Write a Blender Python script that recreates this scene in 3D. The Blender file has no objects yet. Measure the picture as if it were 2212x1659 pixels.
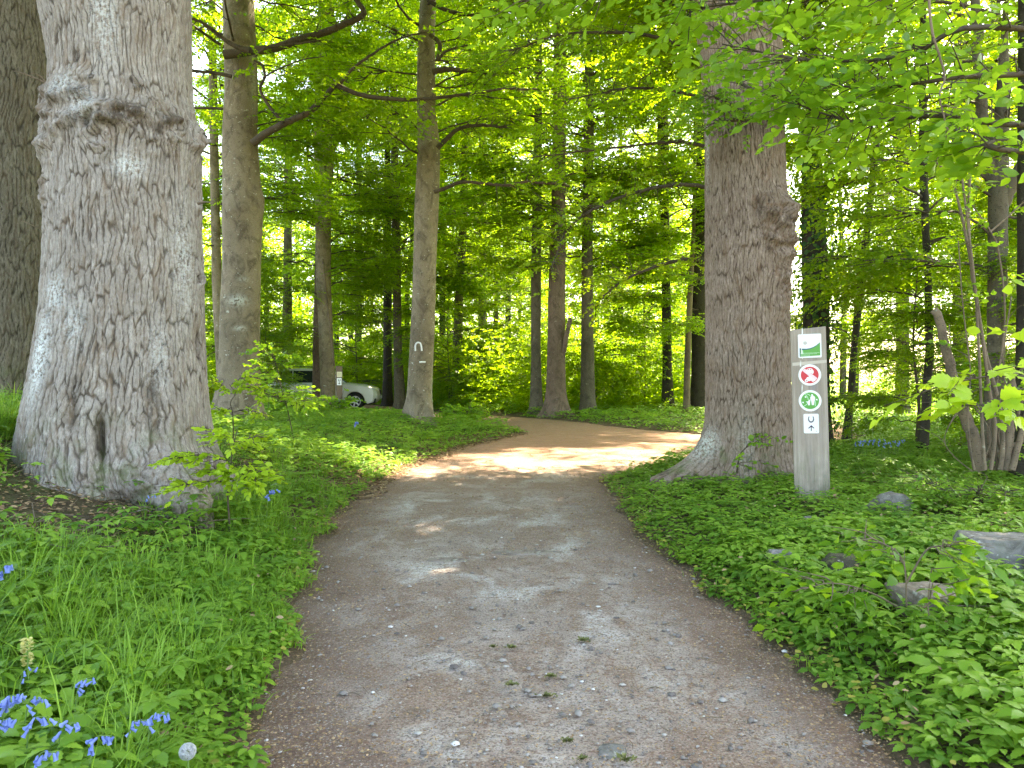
import bpy, math
import numpy as np
from mathutils import Vector, Matrix

# ------------------------------------------------------------------ camera, sky, sun, exposure
SC = bpy.context.scene
COL = SC.collection
F, CX, CY, HZ = 1640.0, 1106.0, 829.5, 805.0      # focal length and centre in units of a 2212 px wide frame
CAM_H = 1.5
PITCH = math.atan((CY - HZ) / F)
cam_d = bpy.data.cameras.new("camera"); cam = bpy.data.objects.new("camera", cam_d); COL.objects.link(cam)
cam.location = (0, 0, CAM_H); cam.rotation_euler = (math.pi / 2 - PITCH, 0, 0)
cam_d.sensor_width = 36.0; cam_d.lens = 36.0 * F / 2212.0
cam_d.clip_start = 0.05; cam_d.clip_end = 2000
SC.camera = cam

SUN_EL, SUN_AZ = math.radians(52), math.radians(34)      # azimuth from +Y (ahead) towards +X (right)
world = bpy.data.worlds.new("World"); SC.world = world; world.use_nodes = True
wn = world.node_tree; wn.nodes.clear()
sky = wn.nodes.new("ShaderNodeTexSky"); sky.sky_type = 'NISHITA'; sky.sun_disc = False
sky.sun_elevation = SUN_EL; sky.sun_rotation = SUN_AZ; sky.dust_density = 2.0; sky.air_density = 1.0
bg = wn.nodes.new("ShaderNodeBackground"); bg.inputs[1].default_value = 0.15
wo = wn.nodes.new("ShaderNodeOutputWorld")
wn.links.new(sky.outputs[0], bg.inputs[0]); wn.links.new(bg.outputs[0], wo.inputs[0])
sun_d = bpy.data.lights.new("sun", 'SUN'); sun_d.energy = 5.0; sun_d.angle = math.radians(0.53); sun_d.color = (1.0, 0.94, 0.84)
sun = bpy.data.objects.new("sun", sun_d); COL.objects.link(sun); sun.location = (10, 30, 40)
sdir = Vector((math.sin(SUN_AZ) * math.cos(SUN_EL), math.cos(SUN_AZ) * math.cos(SUN_EL), math.sin(SUN_EL)))
sun.rotation_euler = sdir.to_track_quat('Z', 'Y').to_euler()
SC.view_settings.view_transform = 'Standard'; SC.view_settings.look = 'None'
SC.view_settings.exposure = 3.1; SC.view_settings.gamma = 1.0
SC.view_settings.use_white_balance = True; SC.view_settings.white_balance_temperature = 8000; SC.view_settings.white_balance_tint = 10
SC.render.engine = 'CYCLES'
cy = SC.cycles
cy.max_bounces = 7; cy.diffuse_bounces = 4; cy.glossy_bounces = 2; cy.transmission_bounces = 3; cy.transparent_max_bounces = 4
cy.use_denoising = True; cy.sample_clamp_indirect = 6.0
cy.caustics_reflective = False; cy.caustics_refractive = False

# ------------------------------------------------------------------ helpers
def P(px, py, d):
    """point at depth d (world y) seen at pixel px, py of the 2212 px wide frame"""
    x = (px - CX) / F; z = -(py - CY) / F
    cp, sp = math.cos(PITCH), math.sin(PITCH)
    Y = cp + sp * z; Z = -sp + cp * z
    s = d / Y
    return np.array([x * s, d, CAM_H + Z * s])

def ss(a, b, x):
    t = np.clip((np.asarray(x, float) - a) / (b - a), 0, 1)
    return t * t * (3 - 2 * t)

def _hash(ix, iy, iz, seed):
    with np.errstate(over='ignore'):
        h = (ix.astype(np.int64) * 374761393 + iy.astype(np.int64) * 668265263 + iz.astype(np.int64) * 1440662683 + seed * 974634777) & 0xFFFFFFFF
        h = ((h ^ (h >> 13)) * 1274126177) & 0xFFFFFFFF
        h = ((h ^ (h >> 15)) * 2246822519) & 0xFFFFFFFF
        h = h ^ (h >> 16)
    return (h & 0xFFFFFF) / float(0x1000000)

def vnoise(x, y, z=0.0, seed=0):
    x, y, z = np.broadcast_arrays(np.asarray(x, float), np.asarray(y, float), np.asarray(z, float))
    fx, fy, fz = np.floor(x), np.floor(y), np.floor(z)
    ix, iy, iz = fx.astype(np.int64), fy.astype(np.int64), fz.astype(np.int64)
    u, v, w = x - fx, y - fy, z - fz
    u = u * u * (3 - 2 * u); v = v * v * (3 - 2 * v); w = w * w * (3 - 2 * w)
    r = 0
    for a in (0, 1):
        for b in (0, 1):
            for c in (0, 1):
                r = r + _hash(ix + a, iy + b, iz + c, seed) * (u if a else 1 - u) * (v if b else 1 - v) * (w if c else 1 - w)
    return r * 2 - 1

def fbm(x, y, z=0.0, seed=0, octv=4):
    s, a, f = 0, 1.0, 1.0
    for k in range(octv):
        s = s + a * vnoise(np.asarray(x) * f, np.asarray(y) * f, np.asarray(z) * f, seed + k * 17); a *= .5; f *= 2.03
    return s / 1.9

def worley(x, y, per, seed):
    ix = np.floor(x).astype(np.int64); iy = np.floor(y).astype(np.int64)
    f1 = np.full(x.shape, 9.0); f2 = np.full(x.shape, 9.0); idv = np.zeros(x.shape)
    for i in (-1, 0, 1):
        for j in (-1, 0, 1):
            cx = (ix + i) % per; cyy = iy + j
            jx = _hash(cx, cyy, cx * 0, seed); jy = _hash(cx, cyy, cx * 0 + 1, seed)
            d = np.hypot(ix + i + .1 + .8 * jx - x, iy + j + .1 + .8 * jy - y)
            closer = d < f1
            f2 = np.where(closer, f1, np.minimum(f2, d)); f1 = np.where(closer, d, f1)
            idv = np.where(closer, _hash(cx, cyy, cx * 0 + 2, seed), idv)
    return f1, f2, idv

def unit(a):
    return a / np.maximum(np.linalg.norm(a, axis=-1, keepdims=True), 1e-9)

class Geo:
    """collects vertices, faces, material slots and a per-vertex value"""
    def __init__(s): s.V = []; s.F = []; s.M = []; s.A = []; s.B = []; s.n = 0
    def add(s, V, faces, mat=0, a=None, b=None):
        V = np.asarray(V, float).reshape(-1, 3)
        for f in (faces if isinstance(faces, list) else [faces]):
            f = np.asarray(f, np.int64)
            if f.size: s.F.append(f + s.n); s.M.append(mat)
        s.V.append(V); n = len(V)
        s.A.append(np.zeros(n) if a is None else np.broadcast_to(np.asarray(a, float), (n,)))
        s.B.append(np.zeros(n) if b is None else np.broadcast_to(np.asarray(b, float), (n,)))
        s.n += n
    def mesh(s, name, mats, smooth=False):
        me = bpy.data.meshes.new(name)
        V = np.concatenate(s.V).astype(np.float32)
        tot = np.concatenate([np.full(len(f), f.shape[1]) for f in s.F]).astype(np.int32)
        mi = np.concatenate([np.full(len(f), m) for f, m in zip(s.F, s.M)]).astype(np.int32)
        li = np.concatenate([f.ravel() for f in s.F]).astype(np.int32)
        me.vertices.add(len(V)); me.vertices.foreach_set('co', V.ravel())
        me.loops.add(len(li)); me.loops.foreach_set('vertex_index', li)
        st = np.concatenate([[0], np.cumsum(tot)[:-1]]).astype(np.int32)
        me.polygons.add(len(tot)); me.polygons.foreach_set('loop_start', st); me.polygons.foreach_set('loop_total', tot)
        me.polygons.foreach_set('material_index', mi)
        if smooth: me.polygons.foreach_set('use_smooth', np.ones(len(tot), bool))
        at = me.attributes.new('tint', 'FLOAT', 'POINT'); at.data.foreach_set('value', np.concatenate(s.A).astype(np.float32))
        at = me.attributes.new('mask', 'FLOAT', 'POINT'); at.data.foreach_set('value', np.concatenate(s.B).astype(np.float32))
        for m in mats: me.materials.append(m)
        me.update(calc_edges=True)
        return me

def link(name, mesh, parent=None, loc=None, label=None, cat=None, group=None, kind=None):
    o = bpy.data.objects.new(name, mesh); COL.objects.link(o)
    if parent is not None: o.parent = parent
    if loc is not None: o.location = loc
    for k, v in (('label', label), ('category', cat), ('group', group), ('kind', kind)):
        if v: o[k] = v
    return o

def thing(name, label, cat, loc=(0, 0, 0), group=None, rotz=0):
    o = link(name, None, None, loc, label, cat, group); o.rotation_euler = (0, 0, rotz); o.empty_display_size = .2
    return o

def smooth_curve(pts, n):
    """Catmull-Rom through pts"""
    p = np.asarray(pts, float)
    if len(p) < 3: return p[0] + (p[-1] - p[0]) * np.linspace(0, 1, n)[:, None]
    q = np.vstack([2 * p[0] - p[1], p, 2 * p[-1] - p[-2]])
    t = np.linspace(0, len(p) - 1 - 1e-6, n); i = t.astype(int); u = (t - i)[:, None]
    a, b, c, d = q[i], q[i + 1], q[i + 2], q[i + 3]
    return .5 * ((2 * b) + (-a + c) * u + (2 * a - 5 * b + 4 * c - d) * u ** 2 + (-a + 3 * b - 3 * c + d) * u ** 3)

def tube(pts, rad, sides=6, cap=False):
    p = np.asarray(pts, float); n = len(p); rad = np.broadcast_to(np.asarray(rad, float), (n,))
    T = unit(np.gradient(p, axis=0))
    ref = np.array([0.13, 0.21, 1.0]) if abs(T[0, 2]) < .9 else np.array([1.0, .17, .1])
    A = unit(np.cross(T, ref)); B = np.cross(T, A)
    th = np.linspace(0, 2 * np.pi, sides, endpoint=False)
    V = p[:, None] + rad[:, None, None] * (np.cos(th)[None, :, None] * A[:, None] + np.sin(th)[None, :, None] * B[:, None])
    i, j = np.meshgrid(np.arange(n - 1), np.arange(sides), indexing='ij')
    a = i * sides + j; b = i * sides + (j + 1) % sides
    q = np.stack([a, b, b + sides, a + sides], -1).reshape(-1, 4)
    V = V.reshape(-1, 3); fs = [q]
    if cap:
        V = np.vstack([V, p[-1]]); k = (n - 1) * sides
        fs.append(np.array([[k + j, k + (j + 1) % sides, n * sides] for j in range(sides)]))
    return V, fs

# leaf templates: x along the leaf, y across, z up
L4 = (np.array([[0, 0, 0], [.5, .40, .06], [1, 0, -.08], [.5, -.40, .06]]), [np.array([[0, 2, 1], [0, 3, 2]])])
L8 = (np.array([[0, 0, 0], [.2, .24, .03], [.55, .34, .05], [.85, .17, .0], [1.02, 0, -.08], [.85, -.17, .0], [.55, -.34, .05], [.2, -.24, .03], [.5, 0, -.01]]),
      [np.array([[0, 8, 2, 1], [8, 4, 3, 2], [0, 7, 6, 8], [8, 6, 5, 4]])])
# pointed, toothed leaflet with drooping tip
_sx = [0, .10, .22, .27, .42, .46, .62, .66, .80, .84, 1.0]
_sy = [0, .15, .28, .22, .36, .26, .30, .20, .20, .10, 0]
_tv = [[x, y, .06 * math.sin(math.pi * x) + .10 * y - .22 * x * x] for x, y in zip(_sx, _sy)] + \
      [[x, -y, .06 * math.sin(math.pi * x) + .10 * y - .22 * x * x] for x, y in zip(_sx[1:-1], _sy[1:-1])] + \
      [[x, 0, .04 * math.sin(math.pi * x) - .22 * x * x] for x in (.27, .46, .66, .84)]
_mid = [0, 20, 21, 22, 23, 10]       # midrib vertices
_f = []
_up = list(range(0, 11)); _lo = [0] + list(range(11, 20)) + [10]
for k in range(5):
    e = [(0, 3), (3, 5), (5, 7), (7, 9), (9, 10)][k]
    m0, m1 = _mid[k], _mid[k + 1]
    seg = list(range(e[0], e[1] + 1))
    up = [_up[s] for s in seg]; lo = [_lo[s] for s in seg]
    for a, b in zip(up[:-1], up[1:]):
        if b != m1: _f.append([m1 if a != m0 or True else m0, b, a])
    if m0 != up[0]: _f.append([m0, m1, up[0]])
    for a, b in zip(lo[:-1], lo[1:]):
        if b != m1: _f.append([m1, a, b])
    if m0 != lo[0]: _f.append([m1, m0, lo[0]])
LT = (np.array(_tv), [np.array([f for f in _f if len(set(f)) == 3])])

def place(geo, tmpl, O, X, Z, s, tint, mat=0, wid=1.0):
    """instances of a leaf template: origin O, direction X, approximate normal Z, size s"""
    T, fs = tmpl; N = len(O); m = len(T)
    if N == 0: return
    X = unit(X); Y = unit(np.cross(Z, X)); Z = np.cross(X, Y)
    s = np.broadcast_to(np.asarray(s, float), (N,)); wid = np.broadcast_to(np.asarray(wid, float), (N,))
    V = O[:, None] + s[:, None, None] * (T[None, :, 0, None] * X[:, None] + (T[None, :, 1, None] * wid[:, None, None]) * Y[:, None] + T[None, :, 2, None] * Z[:, None])
    off = (np.arange(N) * m)[:, None, None]
    geo.add(V.reshape(-1, 3), [(f[None] + off).reshape(-1, f.shape[1]) for f in fs], mat, np.repeat(tint, m))

def sprays(geo, rng, O, D, length, M, ls, tmpl=L4, mat=0, droop=.25, flat=.25, tint0=None):
    """flat beech sprays: M leaves alternate left and right along each twig"""
    N = len(O)
    D = unit(D); up = unit(np.array([0, 0, 1.0]) + rng.normal(0, flat, (N, 3)))
    S = unit(np.cross(up, D)); U = np.cross(D, S)
    t = (np.arange(M) + .6) / M
    sd = np.where(np.arange(M) % 2 == 0, 1.0, -1.0)
    length = np.broadcast_to(np.asarray(length, float), (N,))
    p = O[:, None] + D[:, None] * (length[:, None] * t[None])[..., None] - np.array([0, 0, 1.]) * (droop * length[:, None] * t[None] ** 2)[..., None]
    ang = rng.uniform(.6, 1.15, (N, M)) * (1 - .75 * t ** 3)[None]
    X = D[:, None] * np.cos(ang)[..., None] + S[:, None] * (np.sin(ang) * sd[None])[..., None]
    X = X - np.array([0, 0, 1.]) * rng.uniform(-.1, .45, (N, M))[..., None]
    Z = U[:, None] + rng.normal(0, .55, (N, M, 3))
    s = ls * rng.uniform(.65, 1.2, (N, M)) * (1.05 - .35 * t)[None]
    base = rng.uniform(0, 1, (N, 1)) if tint0 is None else tint0[:, None]
    tint = np.clip(base * .6 + rng.uniform(0, .4, (N, M)), 0, 1)
    place(geo, tmpl, p.reshape(-1, 3), X.reshape(-1, 3), Z.reshape(-1, 3), s.ravel(), tint.ravel(), mat)

# ------------------------------------------------------------------ materials
def mat(name, rough=.7, spec=.3):
    m = bpy.data.materials.new(name); m.use_nodes = True
    nt = m.node_tree; b = nt.nodes['Principled BSDF']
    b.inputs['Roughness'].default_value = rough; b.inputs['Specular IOR Level'].default_value = spec
    return m, nt, b

def N(nt, typ, **kw):
    n = nt.nodes.new(typ)
    for k, v in kw.items():
        if k in n.inputs: n.inputs[k].default_value = v
        else: setattr(n, k, v)
    return n

def ramp(nt, src, stops):
    r = nt.nodes.new('ShaderNodeValToRGB'); e = r.color_ramp.elements
    while len(e) < len(stops): e.new(.5)
    for k, (p, c) in enumerate(stops): e[k].position = p; e[k].color = (*c, 1)
    nt.links.new(src, r.inputs[0]); return r.outputs[0]

def mixc(nt, fac, a, b, mode='MIX'):
    m = nt.nodes.new('ShaderNodeMix'); m.data_type = 'RGBA'; m.blend_type = mode
    for s, v in ((0, fac), (6, a), (7, b)):
        if isinstance(v, (int, float)): m.inputs[s].default_value = v
        elif isinstance(v, tuple): m.inputs[s].default_value = (*v, 1)
        else: nt.links.new(v, m.inputs[s])
    return m.outputs[2]

def noise(nt, scale, detail=4, rough=.55, sc=(1, 1, 1), coord='Object', dist=0.0):
    tc = nt.nodes.new('ShaderNodeTexCoord'); mp = nt.nodes.new('ShaderNodeMapping')
    mp.inputs['Scale'].default_value = sc
    nt.links.new(tc.outputs[coord], mp.inputs[0])
    n = N(nt, 'ShaderNodeTexNoise', Scale=scale, Detail=detail, Roughness=rough, Distortion=dist)
    nt.links.new(mp.outputs[0], n.inputs[0]); return n.outputs[0]

def attr(nt, name):
    a = nt.nodes.new('ShaderNodeAttribute'); a.attribute_name = name; return a.outputs['Fac']

def bump(nt, b, src, strength=.5, dist=.01):
    bn = N(nt, 'ShaderNodeBump', Strength=strength, Distance=dist)
    nt.links.new(src, bn.inputs['Height']); nt.links.new(bn.outputs[0], b.inputs['Normal'])

def plain(name, c, rough=.6, spec=.3, metal=0.0):
    m, nt, b = mat(name, rough, spec); b.inputs['Base Color'].default_value = (*c, 1); b.inputs['Metallic'].default_value = metal
    return m

def leaf_mat(name, dark, light, trans, tfac=.5, rough=.45, objvar=.0):
    m, nt, b = mat(name, rough, .35)
    oi = nt.nodes.new('ShaderNodeObjectInfo'); ad = nt.nodes.new('ShaderNodeMath'); ad.operation = 'MULTIPLY_ADD'; ad.inputs[1].default_value = .45
    sb_ = nt.nodes.new('ShaderNodeMath'); sb_.operation = 'SUBTRACT'; sb_.inputs[1].default_value = .22
    nt.links.new(attr(nt, 'tint'), sb_.inputs[0]); nt.links.new(oi.outputs['Random'], ad.inputs[0]); nt.links.new(sb_.outputs[0], ad.inputs[2]); t = ad.outputs[0]
    c = ramp(nt, t, [(0, dark), (1, light)])
    nt.links.new(c, b.inputs['Base Color'])
    tr = nt.nodes.new('ShaderNodeBsdfTranslucent')
    tc = ramp(nt, t, [(0, (trans[0] * .55, trans[1] * .72, trans[2] * .9)), (1, trans)])
    nt.links.new(tc, tr.inputs[0])
    mx = nt.nodes.new('ShaderNodeMixShader'); mx.inputs[0].default_value = tfac
    nt.links.new(b.outputs[0], mx.inputs[1]); nt.links.new(tr.outputs[0], mx.inputs[2])
    nt.links.new(mx.outputs[0], nt.nodes['Material Output'].inputs[0])
    return m

M_beech = leaf_mat('beech_leaf', (.028, .09, .010), (.10, .205, .018), (.48, .66, .022), .62)
M_near = leaf_mat('near_leaf', (.05, .15, .015), (.15, .31, .03), (.46, .68, .035), .56, .4)
M_young = leaf_mat('young_leaf', (.24, .40, .025), (.40, .56, .04), (.62, .78, .04), .45)
M_herb = leaf_mat('herb_leaf', (.075, .20, .024), (.28, .47, .05), (.36, .56, .045), .42, .5)
M_ivy = leaf_mat('ivy_leaf', (.02, .07, .012), (.05, .13, .02), (.16, .30, .03), .3)
M_grass = leaf_mat('grass_blade', (.10, .22, .025), (.26, .44, .05), (.36, .58, .05), .42, .5)
M_yellow = leaf_mat('yellowed_leaf', (.22, .22, .04), (.38, .34, .07), (.40, .40, .06), .35)

def oak_bark(name, fiss, mid, ridge, lich, moss=(.10, .13, .04)):
    m, nt, b = mat(name, .92, .12)
    h = attr(nt, 'tint')
    c = ramp(nt, h, [(0, fiss), (.45, mid), (1, ridge)])
    n1 = noise(nt, 3.0, 5, .6)
    c = mixc(nt, ramp(nt, n1, [(.4, (0, 0, 0)), (.7, (.4, .4, .4))]), c, (mid[0] * .75, mid[1] * .68, mid[2] * .6))
    n2 = noise(nt, 26.0, 4, .65, (1, 1, .35))
    c = mixc(nt, ramp(nt, n2, [(.5, (0, 0, 0)), (.72, (.6, .6, .6))]), c, tuple(min(1, x * 1.45) for x in ridge))
    c = mixc(nt, ramp(nt, noise(nt, 75, 5, .8, (1, 1, .2)), [(.38, (.6, .6, .6)), (.52, (0, 0, 0))]), c, (mid[0] * .5, mid[1] * .46, mid[2] * .42))
    c = mixc(nt, ramp(nt, noise(nt, 14, 5, .7, (1, 1, .25), dist=.4), [(.5, (0, 0, 0)), (.66, (.55, .55, .55))]), c, (mid[0] * .95, mid[1] * .78, mid[2] * .62))
    # lichen crusts (mask painted where the tree carries them)
    n3 = noise(nt, 38.0, 5, .7)
    mk = nt.nodes.new('ShaderNodeMath'); mk.operation = 'MULTIPLY'
    nt.links.new(attr(nt, 'mask'), mk.inputs[0])
    nt.links.new(ramp(nt, n3, [(.42, (0, 0, 0)), (.56, (1, 1, 1))]), mk.inputs[1])
    c = mixc(nt, mk.outputs[0], c, lich)
    # moss low on the trunk
    g = nt.nodes.new('ShaderNodeTexCoord'); sx = nt.nodes.new('ShaderNodeSeparateXYZ'); nt.links.new(g.outputs['Object'], sx.inputs[0])
    mr = N(nt, 'ShaderNodeMapRange'); mr.inputs[1].default_value = .75; mr.inputs[2].default_value = .05
    nt.links.new(sx.outputs[2], mr.inputs[0])
    mm = nt.nodes.new('ShaderNodeMath'); mm.operation = 'MULTIPLY'
    nt.links.new(mr.outputs[0], mm.inputs[0]); nt.links.new(ramp(nt, noise(nt, 5, 4, .6), [(.48, (0, 0, 0)), (.66, (.75, .75, .75))]), mm.inputs[1])
    c = mixc(nt, mm.outputs[0], c, moss)
    nt.links.new(c, b.inputs['Base Color'])
    bump(nt, b, noise(nt, 55, 6, .7, (1, 1, .5)), .7, .008)
    return m
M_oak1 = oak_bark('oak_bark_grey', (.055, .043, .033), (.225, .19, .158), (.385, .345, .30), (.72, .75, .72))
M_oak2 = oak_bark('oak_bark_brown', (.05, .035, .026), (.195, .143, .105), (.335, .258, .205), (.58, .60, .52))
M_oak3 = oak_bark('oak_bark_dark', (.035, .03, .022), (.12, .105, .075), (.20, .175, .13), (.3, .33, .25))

def beech_bark(name, a, bcol, dark, lich):
    m, nt, b = mat(name, .8, .2)
    c = ramp(nt, noise(nt, 1.3, 5, .6, (1, 1, .5)), [(.3, bcol), (.65, a)])
    c = mixc(nt, ramp(nt, noise(nt, 4, 6, .7, (1, 1, .7), dist=.9), [(.47, (0, 0, 0)), (.62, (.8, .8, .8))]), c, dark)
    c = mixc(nt, ramp(nt, noise(nt, 34, 3, .6, (1, 1, 2.2)), [(.60, (0, 0, 0)), (.66, (.8, .8, .8))]), c, tuple(x * .45 for x in dark))
    c = mixc(nt, ramp(nt, noise(nt, 9, 4, .6, (1, 1, 1.6)), [(.66, (0, 0, 0)), (.69, (.8, .8, .8))]), c, lich)
    c = mixc(nt, ramp(nt, noise(nt, 42, 2, .5), [(.70, (0, 0, 0)), (.73, (.9, .9, .9))]), c, lich)
    mk = nt.nodes.new('ShaderNodeMath'); mk.operation = 'MULTIPLY'
    nt.links.new(attr(nt, 'mask'), mk.inputs[0]); nt.links.new(ramp(nt, noise(nt, 22, 4, .6), [(.4, (0, 0, 0)), (.5, (1, 1, 1))]), mk.inputs[1])
    c = mixc(nt, mk.outputs[0], c, lich)
    c = mixc(nt, attr(nt, 'tint'), c, tuple(x * .55 for x in dark))
    nt.links.new(c, b.inputs['Base Color'])
    bump(nt, b, noise(nt, 20, 6, .65, (1, 1, 1.2)), .3, .008)
    return m
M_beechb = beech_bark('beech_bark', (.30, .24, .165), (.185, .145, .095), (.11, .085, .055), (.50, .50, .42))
M_beechd = beech_bark('beech_bark_shade_toned', (.15, .125, .085), (.10, .085, .055), (.06, .05, .035), (.22, .23, .17))  # darker copy of the beech bark, shade put into its colours
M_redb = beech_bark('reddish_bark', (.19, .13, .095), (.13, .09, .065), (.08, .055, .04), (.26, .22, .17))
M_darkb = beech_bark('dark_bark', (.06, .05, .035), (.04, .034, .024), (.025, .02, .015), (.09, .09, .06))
M_twig = beech_bark('branch_bark', (.12, .09, .06), (.08, .06, .04), (.05, .04, .03), (.2, .2, .15))
M_hazel = beech_bark('hazel_bark', (.22, .165, .11), (.15, .11, .075), (.09, .07, .05), (.28, .27, .2))

# ------------------------------------------------------------------ terrain and path
PATH = np.array([(-.85, -8), (-.85, 0), (-.96, 2.9), (-1.24, 4.35), (-1.52, 5.6), (-1.74, 6.6), (-1.92, 9.3), (-1.8, 11.7), (-1.0, 15.4), (-.1, 17.8),
                 (.28, 19.0), (0, 20.5), (-1.5, 22.2), (-4, 24.5), (-7, 26.5), (-13, 27.5), (-13, 38), (-8, 37), (-5.2, 34), (-3.6, 30.5), (-2, 27.7), (0, 26.2), (1.1, 24.9),
                 (2.1, 23), (3.5, 20.2), (4.7, 18.6), (6.3, 18.6), (7.6, 21), (8.6, 25), (10, 25), (9.2, 21), (8.0, 17.2), (6.2, 14.6), (3.9, 14.0), (3.0, 13.3), (2.0, 11.8), (1.3, 10.5), (1.2, 9), (1.2, 6.6), (1.3, 5.0),
                 (1.46, 4.0), (1.52, 2.9), (1.8, 0), (1.8, -8)], float)
def path_sd(x, y):
    """signed distance to the path's edge, negative on the path"""
    x = np.asarray(x, float); y = np.asarray(y, float)
    best = np.full(x.shape, 1e9); ins = np.zeros(x.shape, bool)
    A = PATH; B = np.roll(PATH, -1, 0)
    for (ax, ay), (bx, by) in zip(A, B):
        ex, ey = bx - ax, by - ay; L = ex * ex + ey * ey
        t = np.clip(((x - ax) * ex + (y - ay) * ey) / L, 0, 1)
        best = np.minimum(best, np.hypot(x - ax - t * ex, y - ay - t * ey))
        c = ((ay > y) != (by > y))
        with np.errstate(divide='ignore', invalid='ignore'):
            c &= x < (bx - ax) * (y - ay) / (by - ay if by != ay else 1e-9) + ax
        ins ^= c
    sd = np.where(ins, -best, best)
    return sd + .10 * vnoise(x * 1.7, y * 1.7, 0, 5) + .06 * vnoise(x * 6, y * 6, 0, 6)

def ground_z(x, y, sd=None):
    x = np.asarray(x, float); y = np.asarray(y, float)
    if sd is None: sd = path_sd(x, y)
    z = -.05 + .06 * ss(-.12, .06, sd) + .05 * ss(.0, .6, sd)
    left = (1 - ss(9.5, 15, y))
    z = z + np.minimum(.30 * np.maximum(0, -x - 2.0 - .25 * np.maximum(0, 4.5 - y) * 0), 1.0) * left * (sd > 0)
    z = z + .26 * ss(.2, 3.2, sd) * (x < 0) * ss(9, 15, y) * (1 - ss(27, 36, y))
    z = z + .18 * ss(.1, 2.2, sd) * (x > .6) * (1 - ss(12, 17, y))
    z = z + (.05 * fbm(x * .6, y * .6, 0, 11, 3) + .02 * fbm(x * 3, y * 3, 0, 12, 3)) * ss(.0, .8, sd)
    z = z - .5 * ss(10, 22, x) * ss(8, 20, y)                       # the meadow lies a little lower
    return z

def axis(lo, hi, step, far, grow=1.25):
    a = list(np.arange(lo, hi + 1e-6, step)); s = step
    while a[-1] < far: s *= grow; a.append(a[-1] + s)
    s = step; b = []; v = lo
    while v > -far: s *= grow; v -= s; b.append(v)
    return np.array(b[::-1] + a)

def grid_faces(nx, ny):
    i, j = np.meshgrid(np.arange(ny - 1), np.arange(nx - 1), indexing='ij'); a = i * nx + j
    return np.stack([a, a + 1, a + nx + 1, a + nx], -1).reshape(-1, 4)

def build_ground():
    xs = axis(-9, 9, .09, 400); ys = axis(0, 24, .10, 400)
    X, Y = np.meshgrid(xs, ys); sd = path_sd(X, Y); Z = ground_z(X, Y, sd)
    g = Geo(); g.add(np.stack([X, Y, Z], -1).reshape(-1, 3), grid_faces(len(xs), len(ys)), 0, ss(7, 13, X.ravel()) * ss(10, 16, Y.ravel()), np.exp(-(np.maximum(sd, 0).ravel() / .45) ** 2))
    m, nt, b = mat('forest_soil', .95, .1)
    soil = ramp(nt, noise(nt, 2.2, 6, .65), [(.3, (.045, .032, .022)), (.55, (.10, .07, .045)), (.75, (.15, .115, .075))])
    soil = mixc(nt, ramp(nt, noise(nt, 40, 4, .7), [(.4, (0, 0, 0)), (.65, (.8, .8, .8))]), soil, (.17, .12, .075))
    green = ramp(nt, noise(nt, 9, 6, .7), [(.35, (.035, .06, .015)), (.7, (.08, .13, .03))])
    c = mixc(nt, ramp(nt, noise(nt, 1.1, 5, .6), [(.40, (0, 0, 0)), (.6, (.7, .7, .7))]), soil, green)
    c = mixc(nt, attr(nt, 'mask'), c, soil)
    c = mixc(nt, attr(nt, 'tint'), c, ramp(nt, noise(nt, 6, 6, .7), [(.3, (.14, .20, .05)), (.7, (.26, .32, .10))]))
    nt.links.new(c, b.inputs['Base Color']); bump(nt, b, noise(nt, 30, 6, .7), .8, .02)
    link('ground', g.mesh('ground', [m], True), kind='structure')

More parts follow.
